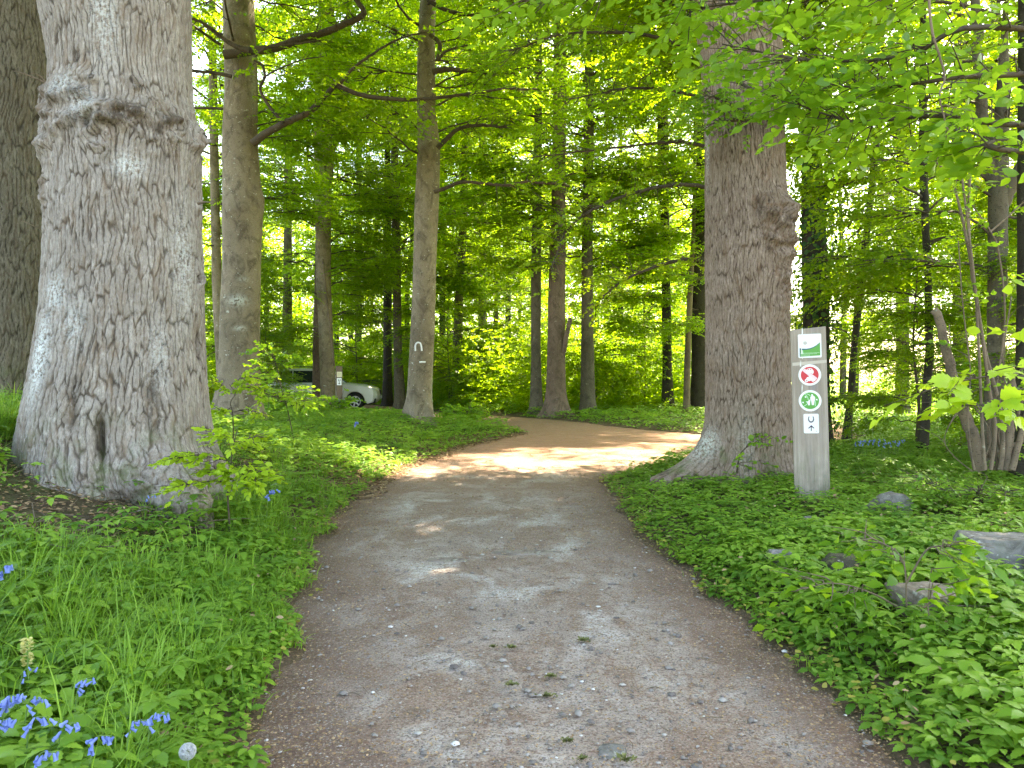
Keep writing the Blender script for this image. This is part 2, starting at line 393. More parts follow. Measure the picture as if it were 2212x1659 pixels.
def build_path():
    xs = np.arange(-13, 12.01, .06); ys = np.concatenate([np.arange(-7, 12, .06), np.arange(12, 38, .12)])
    X, Y = np.meshgrid(xs, ys); sd = path_sd(X, Y)
    Z = .012 * fbm(X * 1.3, Y * 1.3, 0, 21, 4) + .006 * fbm(X * 8, Y * 8, 0, 23, 3) - .02 * ss(-.3, .1, sd) - .03 * np.exp(-((X - .15) / .55) ** 2) * 0
    f = grid_faces(len(xs), len(ys)); keep = (sd.ravel()[f] < .2).all(1); f = f[keep]
    used, inv = np.unique(f, return_inverse=True)
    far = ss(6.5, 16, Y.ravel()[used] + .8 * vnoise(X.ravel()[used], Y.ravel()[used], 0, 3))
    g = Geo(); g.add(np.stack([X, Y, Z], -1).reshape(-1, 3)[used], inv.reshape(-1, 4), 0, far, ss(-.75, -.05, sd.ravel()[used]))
    m, nt, b = mat('path_gravel', .92, .15)
    grey = ramp(nt, noise(nt, 1.2, 6, .6), [(.36, (.33, .26, .215)), (.48, (.45, .375, .32)), (.58, (.58, .53, .475))])
    brown = ramp(nt, noise(nt, 5, 5, .65), [(.3, (.23, .15, .105)), (.7, (.35, .245, .18))])
    fb = ramp(nt, noise(nt, 1.3, 7, .72, (1.3, .9, 1), dist=.5), [(.42, (0, 0, 0)), (.56, (.9, .9, .9))])
    c = mixc(nt, fb, grey, brown)
    c = mixc(nt, attr(nt, 'mask'), c, mixc(nt, .5, brown, (.13, .075, .055)))
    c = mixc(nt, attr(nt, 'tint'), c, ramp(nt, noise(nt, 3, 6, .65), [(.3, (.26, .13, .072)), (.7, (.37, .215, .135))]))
    fine = noise(nt, 85, 4, .75)
    c = mixc(nt, ramp(nt, fine, [(.36, (.95, .95, .95)), (.52, (0, 0, 0))]), c, (.10, .075, .06))
    c = mixc(nt, ramp(nt, noise(nt, 60, 3, .7), [(.58, (0, 0, 0)), (.66, (.9, .9, .9))]), c, (.45, .37, .30))
    c = mixc(nt, ramp(nt, noise(nt, 24, 4, .7, dist=.8), [(.54, (0, 0, 0)), (.64, (.75, .75, .75))]), c, (.19, .115, .08))
    vo = N(nt, 'ShaderNodeTexVoronoi', Scale=55.0); tc = nt.nodes.new('ShaderNodeTexCoord'); nt.links.new(tc.outputs['Object'], vo.inputs[0])
    c = mixc(nt, ramp(nt, vo.outputs['Distance'], [(.16, (.5, .5, .5)), (.26, (0, 0, 0))]), c, (.42, .39, .35))
    nt.links.new(c, b.inputs['Base Color']); bump(nt, b, fine, .9, .012)
    link('path', g.mesh('path', [m], True), kind='structure')

# ------------------------------------------------------------------ trunks
def trunk_profile(d, prof, top):
    """prof: (py, xleft, xright) rows in the 2212 px frame at depth d -> arrays z, x, r, extended upward to z = top"""
    rows = []
    for py, xl, xr in prof:
        a, b = P(xl, py, d), P(xr, py, d); rows.append((a[2], (a[0] + b[0]) / 2, (b[0] - a[0]) / 2))
    rows.sort(); z, x, r = map(list, zip(*rows))
    if top > z[-1]:
        slope = (x[-1] - x[-2]) / max(z[-1] - z[-2], .1) if len(z) > 1 else 0
        slope = float(np.clip(slope, -.05, .05)); n = 4
        zz = np.linspace(z[-1], top, n + 1)[1:]
        for k, q in enumerate(zz): z.append(q); x.append(x[-1] + slope * (q - z[-2]) * .5); r.append(r[-1] * (1 - .62 * (k + 1) / n / (1.6 - .6 * (k + 1) / n) * 1.0))
    return np.array(z), np.array(x), np.maximum(np.array(r), .03)

def make_trunk(name, d, prof, top, kind, material, seed, parent, base, flare=(), bumps=(), clefts=(), lich=(), nseg=None, dz=None, zfine=None, flare_h=.35, amp=1.0, rootz=None, knobs=None):
    z, x, r = trunk_profile(d, prof, top)
    gz = float(ground_z(np.array([x[0]]), np.array([d]))[0])
    z0 = min(z[0], gz) - (.9 if kind == 'oak' else .35)
    if z0 < z[0]: z = np.insert(z, 0, z0); x = np.insert(x, 0, x[0]); r = np.insert(r, 0, r[0])
    zf = zfine if zfine else top
    dz = dz or .06; nseg = nseg or 64
    zs = np.concatenate([np.arange(z0, min(zf, top), dz), np.linspace(min(zf, top), top, 14)[1:] if zf < top else []])
    zd = np.linspace(z0, top, 400)
    def sm(v):
        w = np.interp(zd, z, v); k = np.ones(9) / 9
        return np.interp(zs, zd, np.convolve(np.pad(w, 4, 'edge'), k, 'valid'))
    cx, rr = sm(x), sm(r)
    rm = float(np.median(r))
    th = np.linspace(0, 2 * np.pi, nseg, endpoint=False)
    TH, ZZ = np.meshgrid(th, zs); R = np.repeat(rr[:, None], nseg, 1)
    rz = gz if rootz is None else rootz
    for a, w, A in flare:       # angle (0 = right, -90 = towards the camera), width, amount
        da = (TH - math.radians(a) + np.pi) % (2 * np.pi) - np.pi
        R = R + A * np.exp(-(da / math.radians(w)) ** 2) * np.exp(-np.maximum(ZZ - rz + .02, 0) / flare_h)
    R = R + .22 * min(rm, .7) * (1 - np.abs(vnoise(np.cos(TH) * 2.6, np.sin(TH) * 2.6, ZZ * .3, seed + 60)) * 2.2) * np.exp(-np.maximum(ZZ - rz + .05, 0) / (flare_h * .7))
    R = R + rm * .05 * fbm(np.cos(TH) * 1.2, np.sin(TH) * 1.2, ZZ * .7, seed, 3)
    mask = np.zeros_like(R); hgt = np.zeros_like(R)
    rough = np.zeros_like(R)
    def ang(px, dd=None):       # angle on the camera side for a pixel column at height
        return px
    for bx, by, sx, sz, A in bumps:      # pixel x, pixel y, radius across (m), radius up (m), amount (m)
        q = P(bx, by, d - rm * .6); cxx = np.interp(q[2], zs, cx); r0 = np.interp(q[2], zs, rr)
        s = np.clip((q[0] - cxx) / r0, -1, 1); a0 = -math.acos(s) if True else 0
        da = ((TH - a0 + np.pi) % (2 * np.pi) - np.pi) * r0
        g = np.exp(-(da / sx) ** 2 - ((ZZ - q[2]) / sz) ** 2)
        R = R + A * g * (1 + .5 * fbm(TH * r0 * 9, ZZ * 9, 0, seed + 3, 3)); rough = np.maximum(rough, g)
    if knobs:
        rk = np.random.default_rng(seed + 99)
        for _ in range(knobs[4]):
            bx, by = rk.uniform(knobs[0], knobs[1]), knobs[2] + (knobs[3] - knobs[2]) * rk.beta(2, 2); sx = rk.uniform(.03, .085)
            q = P(bx, by, d - rm * .6); cxx = np.interp(q[2], zs, cx); r0 = np.interp(q[2], zs, rr); a0 = -math.acos(np.clip((q[0] - cxx) / r0, -1, 1))
            da = ((TH - a0 + np.pi) % (2 * np.pi) - np.pi) * r0; g = np.exp(-(da / sx) ** 2 - ((ZZ - q[2]) / (sx * rk.uniform(.6, 1.2))) ** 2); R = R + rk.uniform(.015, .05) * g; rough = np.maximum(rough, .8 * g)
            if rk.uniform() < .4: hgt = hgt - g * .5
    for bx, by, sx, sz, A in clefts:
        q = P(bx, by, d - rm * .6); cxx = np.interp(q[2], zs, cx); r0 = np.interp(q[2], zs, rr)
        a0 = -math.acos(np.clip((q[0] - cxx) / r0, -1, 1))
        da = ((TH - a0 + np.pi) % (2 * np.pi) - np.pi) * r0
        g = np.exp(-(np.abs(da) / sx) ** 1.5) * np.exp(-np.abs((ZZ - q[2]) / sz) ** 3)
        R = R - A * g; hgt = hgt - g * .8
    for bx, by, sx, sz, A in lich:
        q = P(bx, by, d - rm * .6); cxx = np.interp(q[2], zs, cx); r0 = np.interp(q[2], zs, rr)
        a0 = -math.acos(np.clip((q[0] - cxx) / r0, -1, 1))
        da = ((TH - a0 + np.pi) % (2 * np.pi) - np.pi) * r0
        mask = np.maximum(mask, A * np.exp(-(da / sx) ** 2 - ((ZZ - q[2]) / sz) ** 2))
    if kind == 'oak':
        circ = 2 * np.pi * rm; nu = int(round(circ / (.043 * amp))); cs = circ / nu
        cu, su = np.cos(TH) * rm, np.sin(TH) * rm
        wx = .85 * vnoise(cu * 4, su * 4, ZZ * 2.6, seed + 5) + .34 * vnoise(cu * 11, su * 11, ZZ * 8, seed + 6) + .16 * vnoise(cu * 30, su * 30, ZZ * 26, seed + 7)
        u = TH / (2 * np.pi) * nu + wx; v = ZZ / (cs * 8.0) + .6 * vnoise(cu * 3, su * 3, ZZ * 2, seed + 8) + .12 * vnoise(cu * 20, su * 20, ZZ * 10, seed + 18)
        u = u + rough * 2.2 * vnoise(TH * rm * 6, ZZ * 6, 0, seed + 40); v = v + rough * 1.8 * vnoise(TH * rm * 6, ZZ * 6, 7, seed + 41)
        f1, f2, idv = worley(u, v, nu, seed)
        q1 = vnoise(cu * 24, su * 24, ZZ * 18, seed + 30)
        h1 = ss(.0, .20 + .08 * q1, f2 - f1)
        f1, f2, id2 = worley(u + 3, v * 4.2 + 1.3, nu, seed + 9)
        h2 = ss(.0, .10, f2 - f1)
        h = h1 * (.80 + .20 * h2) * (.88 + .16 * idv)
        R = R + amp * (.013 * (h - .6)) + .007 * fbm(TH * rm * 24, ZZ * 20, 0, seed + 12, 3) + .006 * fbm(TH * rm * 60, ZZ * 40, 0, seed + 13, 2) * h
        R = R + rough * (.07 * fbm(TH * rm * 11, ZZ * 11, 3, seed + 50, 4)); hgt = hgt - rough * .45 * ss(-.1, .5, fbm(TH * rm * 8, ZZ * 10, 5, seed + 51, 3))
        hgt = np.clip(hgt + h * .85 + .2 * fbm(TH * rm * 3, ZZ * 1.5, 0, seed + 14, 3), 0, 1)
    else:
        R = R + .006 * fbm(TH * rm * 7, ZZ * 4, 0, seed + 2, 3)
        # old branch scars with their moustache-shaped folds
        rs = np.random.default_rng(seed); sc = np.zeros_like(R)
        for k in range(int(8 + top * .6)):
            a0 = rs.uniform(-math.pi, 0); zc = rs.uniform(gz + .3, max(top * .8, gz + .4)); w = rs.uniform(.05, .11)
            da = ((TH - a0 + np.pi) % (2 * np.pi) - np.pi) * rm; dzv = ZZ - zc
            ring = np.exp(-((np.hypot(da, dzv * 1.1) - w) / (.3 * w)) ** 2)
            fold = np.exp(-((dzv + .9 * np.abs(da) - .02) / .025) ** 2) * np.exp(-(da / .22) ** 2)
            sc = np.maximum(sc, np.maximum(ring * .8, fold * .7)); R = R + .010 * np.exp(-(np.hypot(da, dzv) / w) ** 2)
        hgt = np.clip(sc * .45 + .0, 0, 1); R = R - sc * .004
    V = np.stack([cx[:, None] + R * np.cos(TH), d + R * np.sin(TH), ZZ], -1).reshape(-1, 3) - np.asarray(base)
    n = len(zs); i, j = np.meshgrid(np.arange(n - 1), np.arange(nseg), indexing='ij')
    a = i * nseg + j; bb = i * nseg + (j + 1) % nseg
    g = Geo(); g.add(V, np.stack([a, bb, bb + nseg, a + nseg], -1).reshape(-1, 4), 0, hgt.ravel(), mask.ravel())
    o = link(name, g.mesh(name, [material], True), parent)
    return o, (zs, cx, rr)

# ------------------------------------------------------------------ crowns
def crown_mesh(seed, z0, z1, Rad, nlimb, spl, M, ls, top_narrow=.5, bottom=.6, tilt=.45):
    rng = np.random.default_rng(seed); g = Geo()
    for k in range(nlimb):
        t = (k + rng.uniform(0, 1)) / nlimb; z = z0 + (z1 - z0) * t
        a = rng.uniform(0, 2 * np.pi)
        L = Rad * (bottom + (1 - bottom) * min(1, t * 3)) * (1 - (1 - top_narrow) * max(0, (t - .45) / .55)) * rng.uniform(.6, 1.1)
        e = rng.uniform(.15, tilt + .25) + .5 * max(0, t - .6)
        n = 9; s = np.linspace(0, 1, n)
        az = a + .30 * np.cumsum(rng.normal(0, .5, n))
        el = e * (1 - 1.7 * s) + rng.normal(0, .22, n)
        st = np.stack([np.cos(az) * np.cos(el), np.sin(az) * np.cos(el), np.sin(el)], -1) * L / (n - 1)
        pts = np.array([0, 0, z]) + np.vstack([np.zeros(3), np.cumsum(st[:-1], 0)])
        V, f = tube(pts, np.linspace(.036, .005, n) * (L / 4), 5); g.add(V, f, 1)
        # secondary twigs in a flat fan
        m = 9; ts = rng.uniform(.25, 1, m); sg = rng.choice([-1, 1], m)
        base = np.stack([np.interp(ts, s, pts[:, c]) for c in range(3)], -1)
        dr = unit(pts[-1] - pts[0] + 1e-6); side = unit(np.cross([0, 0, 1.], dr))
        d2 = unit(dr[None] * rng.uniform(.5, 1.1, (m, 1)) + side[None] * sg[:, None] * rng.uniform(.5, 1.2, (m, 1)) + rng.normal(0, .12, (m, 3)))
        L2 = L * .42 * (1.25 - ts) + .4
        for q in range(m):
            pp = base[q] + d2[q] * np.linspace(0, 1, 4)[:, None] * L2[q]; pp[:, 2] -= .12 * L2[q] * np.linspace(0, 1, 4) ** 2
            V, f = tube(pp, np.linspace(.014, .004, 4), 4); g.add(V, f, 1)
        w = rng.integers(0, m, spl); tt = rng.uniform(.1, 1.05, spl)
        O = base[w] + d2[w] * (tt * L2[w])[:, None]; O[:, 2] -= .12 * L2[w] * tt ** 2
        O += rng.normal(0, .10, (spl, 3)) * np.array([1.6, 1.6, 1.0])
        yaw = rng.normal(0, .8, spl); c, sn = np.cos(yaw), np.sin(yaw)
        D = np.stack([d2[w, 0] * c - d2[w, 1] * sn, d2[w, 0] * sn + d2[w, 1] * c, d2[w, 2] - .12 + rng.normal(0, .15, spl)], -1)
        sprays(g, rng, O, D, rng.uniform(.35, .7, spl), M, ls, L4, 0, .2, .28, np.clip(rng.normal(.5, .2) + rng.normal(0, .25, spl), 0, 1))
    return g

build_ground(); build_path()
PROT = {
    'tall': crown_mesh(1, 2.6, 20, 5.2, 58, 134, 12, .095).mesh('crown_tall', [M_beech, M_twig]),
    'tall2': crown_mesh(2, 3.2, 19, 5.0, 54, 134, 12, .095).mesh('crown_tall_b', [M_beech, M_twig]),
    'thin': crown_mesh(3, 2.2, 15, 3.8, 40, 100, 12, .09).mesh('crown_thin', [M_beech, M_twig]),
    'low': crown_mesh(4, .7, 7.5, 2.9, 36, 95, 12, .085, .4, .8).mesh('crown_low', [M_beech, M_twig]),
    'oak': crown_mesh(5, 7.4, 21, 8.5, 64, 170, 12, .125, .6, .6, .7).mesh('crown_oak', [M_near, M_twig]),
}
def add_crown(parent, proto, rot, scale=(1, 1, 1), off=(0, 0, 0)):
    o = link('crown', PROT[proto], parent, off); o.rotation_euler = (0, 0, rot); o.scale = scale
    return o

def tree(name, label, cat, d, prof, top, kind, material, seed, crown=None, crot=0, csc=(1, 1, 1), group=None, **kw):
    z, x, r = trunk_profile(d, prof, top)
    gz = float(ground_z(np.array([x[0]]), np.array([d]))[0]); base = np.array([x[0], d, gz])
    t = thing(name, label, cat, tuple(base), group)
    o, info = make_trunk('trunk', d, prof, top, kind, material, seed, t, base, **kw)
    if crown: add_crown(t, crown, crot, csc, (0, 0, 4.0 if name == 'ivy_clad_tree' else 0 if crown == 'oak' else 3.4 if d < 20 and crown[:4] == 'tall' else 1.9 if crown[:4] == 'tall' else .5))
    return t, base, info

def limb(parent, base, pts, r0, r1, seed, material, nspray=0, ls=.075, tmpl=L4, leafm=None, M=12, spread=.35, sides=8, splen=(.25, .5), name='limb', fan=None, t0=.25, tint=None, droop=.3, n=None):
    """a branch through the given points, its own bark and leaf sprays"""
    rng = np.random.default_rng(seed); n = n or max(8, 6 * len(pts)); p = smooth_curve(pts, n)
    p = p + rng.normal(0, r0 * .12, p.shape) * np.linspace(0, 1, n)[:, None] ** .5
    g = Geo(); V, f = tube(p - base, np.linspace(1, 0, n) ** 1.1 * (r0 - r1) + r1, sides, True); g.add(V, f, 0)
    gl = Geo()
    if nspray:
        s = np.linspace(0, 1, n); t = rng.uniform(t0, 1, nspray)
        O = np.stack([np.interp(t, s, p[:, c]) for c in range(3)], -1)
        i = np.clip((t * (n - 1)).astype(int), 0, n - 2); T = unit(p[i + 1] - p[i]); T[:, 2] *= .4
        side = unit(np.cross(np.array([0, 0, 1.]), T)) * rng.choice([-1, 1], (nspray, 1))
        D = unit(T * rng.uniform(.2, 1.0, (nspray, 1)) + side * rng.uniform(.3, 1.1, (nspray, 1)) + rng.normal(0, .15, (nspray, 3)))
        reach = rng.uniform(0, spread, nspray)
        O2 = O + D * reach[:, None]; O2[:, 2] += rng.normal(0, spread * .22, nspray)
        for k in range(min(nspray, 60)):
            V, f = tube(np.array([O[k], (O[k] + O2[k]) / 2 + [0, 0, .01], O2[k], O2[k] + D[k] * .2]) - base, [r1 * .5 + .003, .004, .003, .001], 4); gl.add(V, f, 0)
        sprays(gl, rng, O2 - base, D, rng.uniform(*splen, nspray), M, ls, tmpl, 1, droop, .3, tint if tint is None else np.clip(tint + rng.normal(0, .2, nspray), 0, 1))
    o = link(name, g.mesh(name, [material], True), parent)
    if nspray: link('foliage', gl.mesh('foliage', [material, leafm or M_beech]), o)
    return o

# ---- the pale old oak on the bank, with its ring of burls
t, base, info = tree('oak_tree', 'massive pale grey oak with a ring of burls on the grassy bank', 'oak tree', 7.0,
    [(-60, 92, 398), (0, 97, 399), (100, 117, 402), (190, 128, 402), (235, 122, 408), (290, 122, 416), (340, 118, 420), (400, 122, 424), (500, 121, 426), (600, 117, 430), (700, 108, 430),
     (800, 92, 432), (880, 80, 438), (950, 72, 444), (1020, 82, 456), (1100, 110, 470)],
    17, 'oak', M_oak1, 31, 'oak', .4, (1, 1, 1), nseg=680, dz=.0105, zfine=4.9, flare_h=.30, amp=1.0, rootz=.45,
    flare=[(-38, 17, .52), (-100, 24, .16), (175, 26, .34), (-150, 20, .15), (60, 30, .3)],
    knobs=(95, 430, 170, 350, 60),
    bumps=[(130, 240, .20, .20, .06), (180, 200, .18, .14, .03), (112, 320, .14, .16, .05), (300, 265, .20, .16, .06), (355, 285, .18, .16, .06), (412, 275, .18, .22, .08), (235, 290, .18, .14, .04),
           (430, 430, .06, .06, .06), (428, 590, .05, .10, .03), (108, 420, .07, .2, .04), (355, 1020, .32, .16, .10), (430, 1010, .18, .15, .10), (280, 1050, .25, .16, .07)],
    clefts=[(265, 945, .035, .19, .16), (208, 870, .05, .25, .03), (345, 870, .06, .3, .02), (400, 740, .05, .14, .07), (225, 285, .05, .06, .05), (340, 285, .04, .05, .04)],
    lich=[(118, 770, .10, .34, .9), (150, 640, .12, .16, .6), (170, 200, .13, .10, .5), (215, 250, .13, .12, .45), (300, 370, .12, .10, .6), (380, 560, .14, .5, .45), (250, 60, .12, .35, .45), (200, 700, .1, .2, .4), (350, 760, .1, .3, .3)])
oak_t, oak_base = t, base
for k, pts in enumerate([[(128, 195), (90, 175), (55, 160), (25, 153)], [(112, 192), (88, 165), (66, 158)], [(110, 215), (96, 205), (84, 192)], [(428, 440), (445, 436), (462, 441)], [(120, 500), (90, 495), (50, 478)]]):
    limb(t, base, [P(x, y, 6.7 - .05 * j) for j, (x, y) in enumerate(pts)], [.014, .01, .006, .012, .004][k], .003, 40 + k, M_hazel, name='twig', n=8)

# ---- the dark oak behind it, cut by the frame
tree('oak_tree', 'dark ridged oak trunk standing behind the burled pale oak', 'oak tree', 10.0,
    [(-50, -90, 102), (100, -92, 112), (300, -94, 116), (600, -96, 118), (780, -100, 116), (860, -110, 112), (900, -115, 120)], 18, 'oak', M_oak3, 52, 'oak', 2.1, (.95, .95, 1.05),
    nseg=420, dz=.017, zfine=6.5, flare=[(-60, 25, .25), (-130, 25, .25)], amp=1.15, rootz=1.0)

# ---- the oak right of the path
t, base, info = tree('oak_tree', 'straight brown oak with a big side bulge, right behind the tall sign post', 'oak tree', 9.5,
    [(-60, 1496, 1668), (0, 1500, 1670), (150, 1520, 1688), (300, 1526, 1690), (400, 1527, 1694), (460, 1527, 1698), (560, 1526, 1700), (700, 1528, 1700), (850, 1530, 1702), (930, 1528, 1706), (980, 1522, 1710), (1040, 1515, 1716)],
    18, 'oak', M_oak2, 71, 'oak', 3.3, (1, 1, 1), nseg=480, dz=.013, zfine=6.6, amp=.85, flare_h=.26, rootz=.25,
    flare=[(-168, 17, .62), (-120, 20, .18), (-60, 20, .16), (-10, 22, .2), (60, 40, .3), (140, 30, .3)],
    bumps=[(1680, 462, .20, .24, .13), (1690, 520, .16, .35, .08), (1685, 640, .16, .45, .05), (1640, 440, .14, .10, .04), (1650, 500, .14, .14, .03)],
    knobs=(1640, 1705, 420, 560, 14), clefts=[(1625, 455, .04, .12, .03)],
    lich=[(1545, 960, .12, .18, .8), (1540, 300, .06, .5, .6), (1600, 960, .1, .4, .3)])
for k, (a, b2, c2) in enumerate([((1560, 150, 8.9), (1620, 190, 8.3), (1700, 215, 8.0)), ((1600, 240, 9.1), (1560, 215, 8.6), (1520, 205, 8.3)), ((1640, 250, 9.0), (1600, 260, 8.7), (1545, 262, 8.5)), ((1690, 250, 9.3), (1720, 232, 9.0), (1760, 225, 8.8))]):
    limb(t, base, [P(*a), P(*b2), P(*c2)], .03, .006, 80 + k, M_twig, 46, .07, L8, M_near, 9, .35, name='limb', t0=.1, tint=.3)
limb(t, base, [P(1590, 1040, 9.0), P(1600, 980, 8.75), P(1640, 950, 8.7)], .012, .004, 86, M_twig, 9, .085, L8, M_near, 7, .12, name='sprout', tint=.6)

# ---- the smooth beech left, with its crooked limbs
t, base, info = tree('beech_tree', 'thick smooth beech with crooked low limbs, right beside the burled pale oak', 'beech tree', 17.0,
    [(-60, 480, 545), (0, 482, 547), (100, 486, 552), (200, 488, 556), (300, 482, 555), (400, 483, 562), (430, 483, 568), (470, 482, 566), (560, 483, 562), (700, 477, 560), (800, 474, 560), (880, 465, 565), (930, 455, 575)],
    20, 'beech', M_beechb, 91, 'tall', 1.0, (1, 1, 1), nseg=110, dz=.03, zfine=10, flare=[(-170, 25, .25), (-20, 25, .25), (-90, 25, .2), (90, 40, .3)], flare_h=.35,
    bumps=[(560, 430, .15, .25, .05), (515, 455, .3, .25, .05), (520, 200, .2, .5, .06)], lich=[(520, 650, .2, .12, 1.), (530, 605, .1, .05, .8), (525, 710, .12, .05, .9), (545, 170, .1, .6, .5)])
bl = lambda pts, d=16.4: [P(x, y, d - .04 * i) for i, (x, y) in enumerate(pts)]
limb(t, base, bl([(545, 310), (580, 285), (625, 262), (670, 240), (700, 212), (722, 188), (738, 180)]), .085, .045, 101, M_twig, 26, .085, L4, spread=.7, t0=.3)
limb(t, base, bl([(730, 185), (780, 205), (850, 214), (920, 214), (1000, 205), (1080, 193), (1160, 192)], 16.1), .055, .022, 102, M_twig, 34, .085, L4, spread=.7, t0=.3)
limb(t, base, bl([(612, 265), (590, 240), (572, 215), (562, 190), (572, 165), (566, 140), (548, 128), (575, 105), (640, 95), (685, 88)], 16.2), .040, .018, 103, M_twig, 20, .085, L4, spread=.6, t0=.3, n=60)
limb(t, base, bl([(485, 118), (530, 112), (590, 104), (640, 88), (700, 70), (745, 52), (785, 30), (765, -5), (740, -40)], 16.4), .10, .05, 104, M_twig, 30, .085, L4, spread=.8, t0=.3)
limb(t, base, bl([(540, 110), (510, 100), (480, 82), (455, 62), (435, 48), (410, 40), (360, 30)], 16.0), .06, .02, 105, M_twig, 20, .085, L4, spread=.8, t0=.3)
limb(t, base, bl([(500, 165), (465, 158), (410, 152), (380, 150)], 16.4), .045, .025, 106, M_twig, 16, .085, L4, spread=.7, t0=.3)
limb(t, base, bl([(735, 180), (760, 150), (800, 120), (860, 85), (920, 70), (1000, 60)], 16.0), .035, .012, 107, M_twig, 26, .085, L4, spread=.7, t0=.2)
limb(t, base, bl([(568, 168), (600, 150), (650, 130), (700, 122)], 16.0), .022, .010, 108, M_twig, 12, .085, L4, spread=.5, t0=.2)

# ---- the leaning beech with the painted horseshoe
t, base, info = tree('beech_tree', 'slender leaning beech marked with a white painted horseshoe', 'beech tree', 19.0,
    [(-60, 912, 946), (0, 908, 942), (80, 903, 940), (160, 901, 940), (240, 901, 941), (310, 903, 950), (380, 900, 950), (450, 896, 947), (560, 893, 943), (640, 891, 941), (730, 886, 938), (800, 882, 935), (860, 880, 933), (900, 877, 936), (930, 872, 942)],
    20, 'beech', M_beechb, 111, 'tall2', 2.0, (1, 1, 1), nseg=100, dz=.03, zfine=11, flare=[(-170, 20, .24), (-40, 22, .30), (-100, 25, .15), (90, 40, .3)], flare_h=.30,
    bumps=[(925, 325, .12, .35, .05), (905, 650, .1, .1, .02)], lich=[(935, 850, .12, .4, .5)])
ld = lambda pts, d=18.6: [P(x, y, d - .05 * i) for i, (x, y) in enumerate(pts)]
limb(t, base, ld([(945, 320), (965, 300), (985, 282), (1010, 273), (1050, 271), (1095, 276)]), .065, .03, 121, M_twig, 22, .085, L4, spread=.8, t0=.5)
limb(t, base, ld([(935, 155), (960, 150), (1000, 152), (1060, 158), (1115, 158)]), .08, .03, 122, M_twig, 22, .085, L4, spread=.8, t0=.5)
limb(t, base, ld([(938, 415), (965, 405), (1000, 393), (1050, 397), (1090, 400), (1140, 393), (1180, 396), (1230, 402)], 18.4), .05, .028, 123, M_twig, 30, .085, L4, spread=.8, t0=.5)
limb(t, base, ld([(930, 75), (950, 95), (945, 130), (965, 110), (1010, 98)]), .06, .02, 124, M_twig, 14, .085, L4, spread=.8, t0=.5)
limb(t, base, ld([(925, 0), (960, 20), (1010, 32), (1070, 25), (1120, 10)]), .06, .03, 125, M_twig, 22, .085, L4, spread=.8, t0=.5)
M_white = plain('white_paint', (.78, .77, .74), .6)
def wrap_band(pts2, w, name):
    """a painted band following the round trunk: pts2 in pixels"""
    zs_, cx_, rr_ = info; L = []
    for (x, y) in pts2: q = P(x, y, 19.0 - .32); L.append((q[0], q[2]))
    c = smooth_curve(np.array([(a, 0, b_) for a, b_ in L]), 40)[:, [0, 2]]
    T = unit(np.gradient(c, axis=0)); Nn = np.stack([-T[:, 1], T[:, 0]], -1); V = []
    for s in (-1, 1):
        q = c + Nn * w / 2 * s
        r = np.interp(q[:, 1], zs_, rr_) + .012; cxv = np.interp(q[:, 1], zs_, cx_)
        V.append(np.stack([q[:, 0], 19.0 - np.sqrt(np.maximum(r ** 2 - (q[:, 0] - cxv) ** 2, 0)), q[:, 1]], -1))
    n = len(c); g = Geo(); k = np.arange(n - 1)
    V2 = [v + np.array([0, .02, 0]) for v in V]
    g.add(np.vstack(V + V2) - base, [np.stack([k, k + 1, k + 1 + n, k + n], -1), np.stack([k, k + 2 * n, k + 1 + 2 * n, k + 1], -1), np.stack([k + n, k + n + 1, k + 3 * n + 1, k + 3 * n], -1)])
    link(name, g.mesh(name, [M_white], True), t, label='white painted ' + ('horseshoe shape' if 'horse' in name else 'short bar'))
wrap_band([(897, 758), (897, 746), (900, 741), (904, 740), (908, 742), (910, 748), (911, 758)], .040, 'painted_horseshoe')
wrap_band([(906, 782.5), (912, 782), (919, 782)], .045, 'painted_bar')

# ---- further trees: d, profile, look, crown
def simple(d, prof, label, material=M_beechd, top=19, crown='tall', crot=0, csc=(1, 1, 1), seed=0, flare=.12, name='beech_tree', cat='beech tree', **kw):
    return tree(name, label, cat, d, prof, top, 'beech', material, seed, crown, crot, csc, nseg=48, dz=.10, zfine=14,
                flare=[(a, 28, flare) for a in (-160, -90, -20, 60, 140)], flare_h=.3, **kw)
t4, b4, i4 = simple(28, [(0, 688, 722), (200, 680, 722), (260, 678, 728), (330, 678, 724), (400, 681, 716), (600, 683, 714), (700, 688, 718), (830, 692, 724)], 'forked grey beech rising behind the small far waymark post', M_beechb, seed=201, crot=.5)
limb(t4, b4, [P(710, 330, 28), P(728, 290, 27.8), P(740, 240, 27.7), P(748, 150, 27.6), P(752, 20, 27.6)], .20, .10, 202, M_beechd)
limb(t4, b4, [P(697, 560, 27.4), P(703, 620, 27.3), P(712, 700, 27.2), P(722, 790, 27.1)], .05, .035, 203, M_hazel, name='stem')
simple(29.2, [(600, 680, 700), (700, 677, 698), (840, 675, 700)], 'dark reddish trunk in front of the parked car, touching the forked beech', M_redb, top=15, crown='thin', crot=2.2, seed=204)
simple(24, [(250, 452, 470), (420, 455, 474), (600, 458, 478), (700, 462, 484), (800, 468, 490)], 'thin pale beech peeping out between burled oak and thick smooth beech', M_beechb, crown='tall2', crot=1.6, seed=205)
simple(31, [(200, 843, 858), (420, 845, 862), (600, 848, 866), (750, 850, 868), (860, 852, 876)], 'thin grey beech standing between the parked car and the horseshoe-marked beech', M_beechd, crown='tall', crot=3.0, seed=206)
simple(34, [(560, 828, 846), (760, 828, 846), (860, 826, 848)], 'dark trunk just left of the thin grey beech near the car bonnet', M_darkb, crown='thin', crot=4.0, seed=207, top=17)
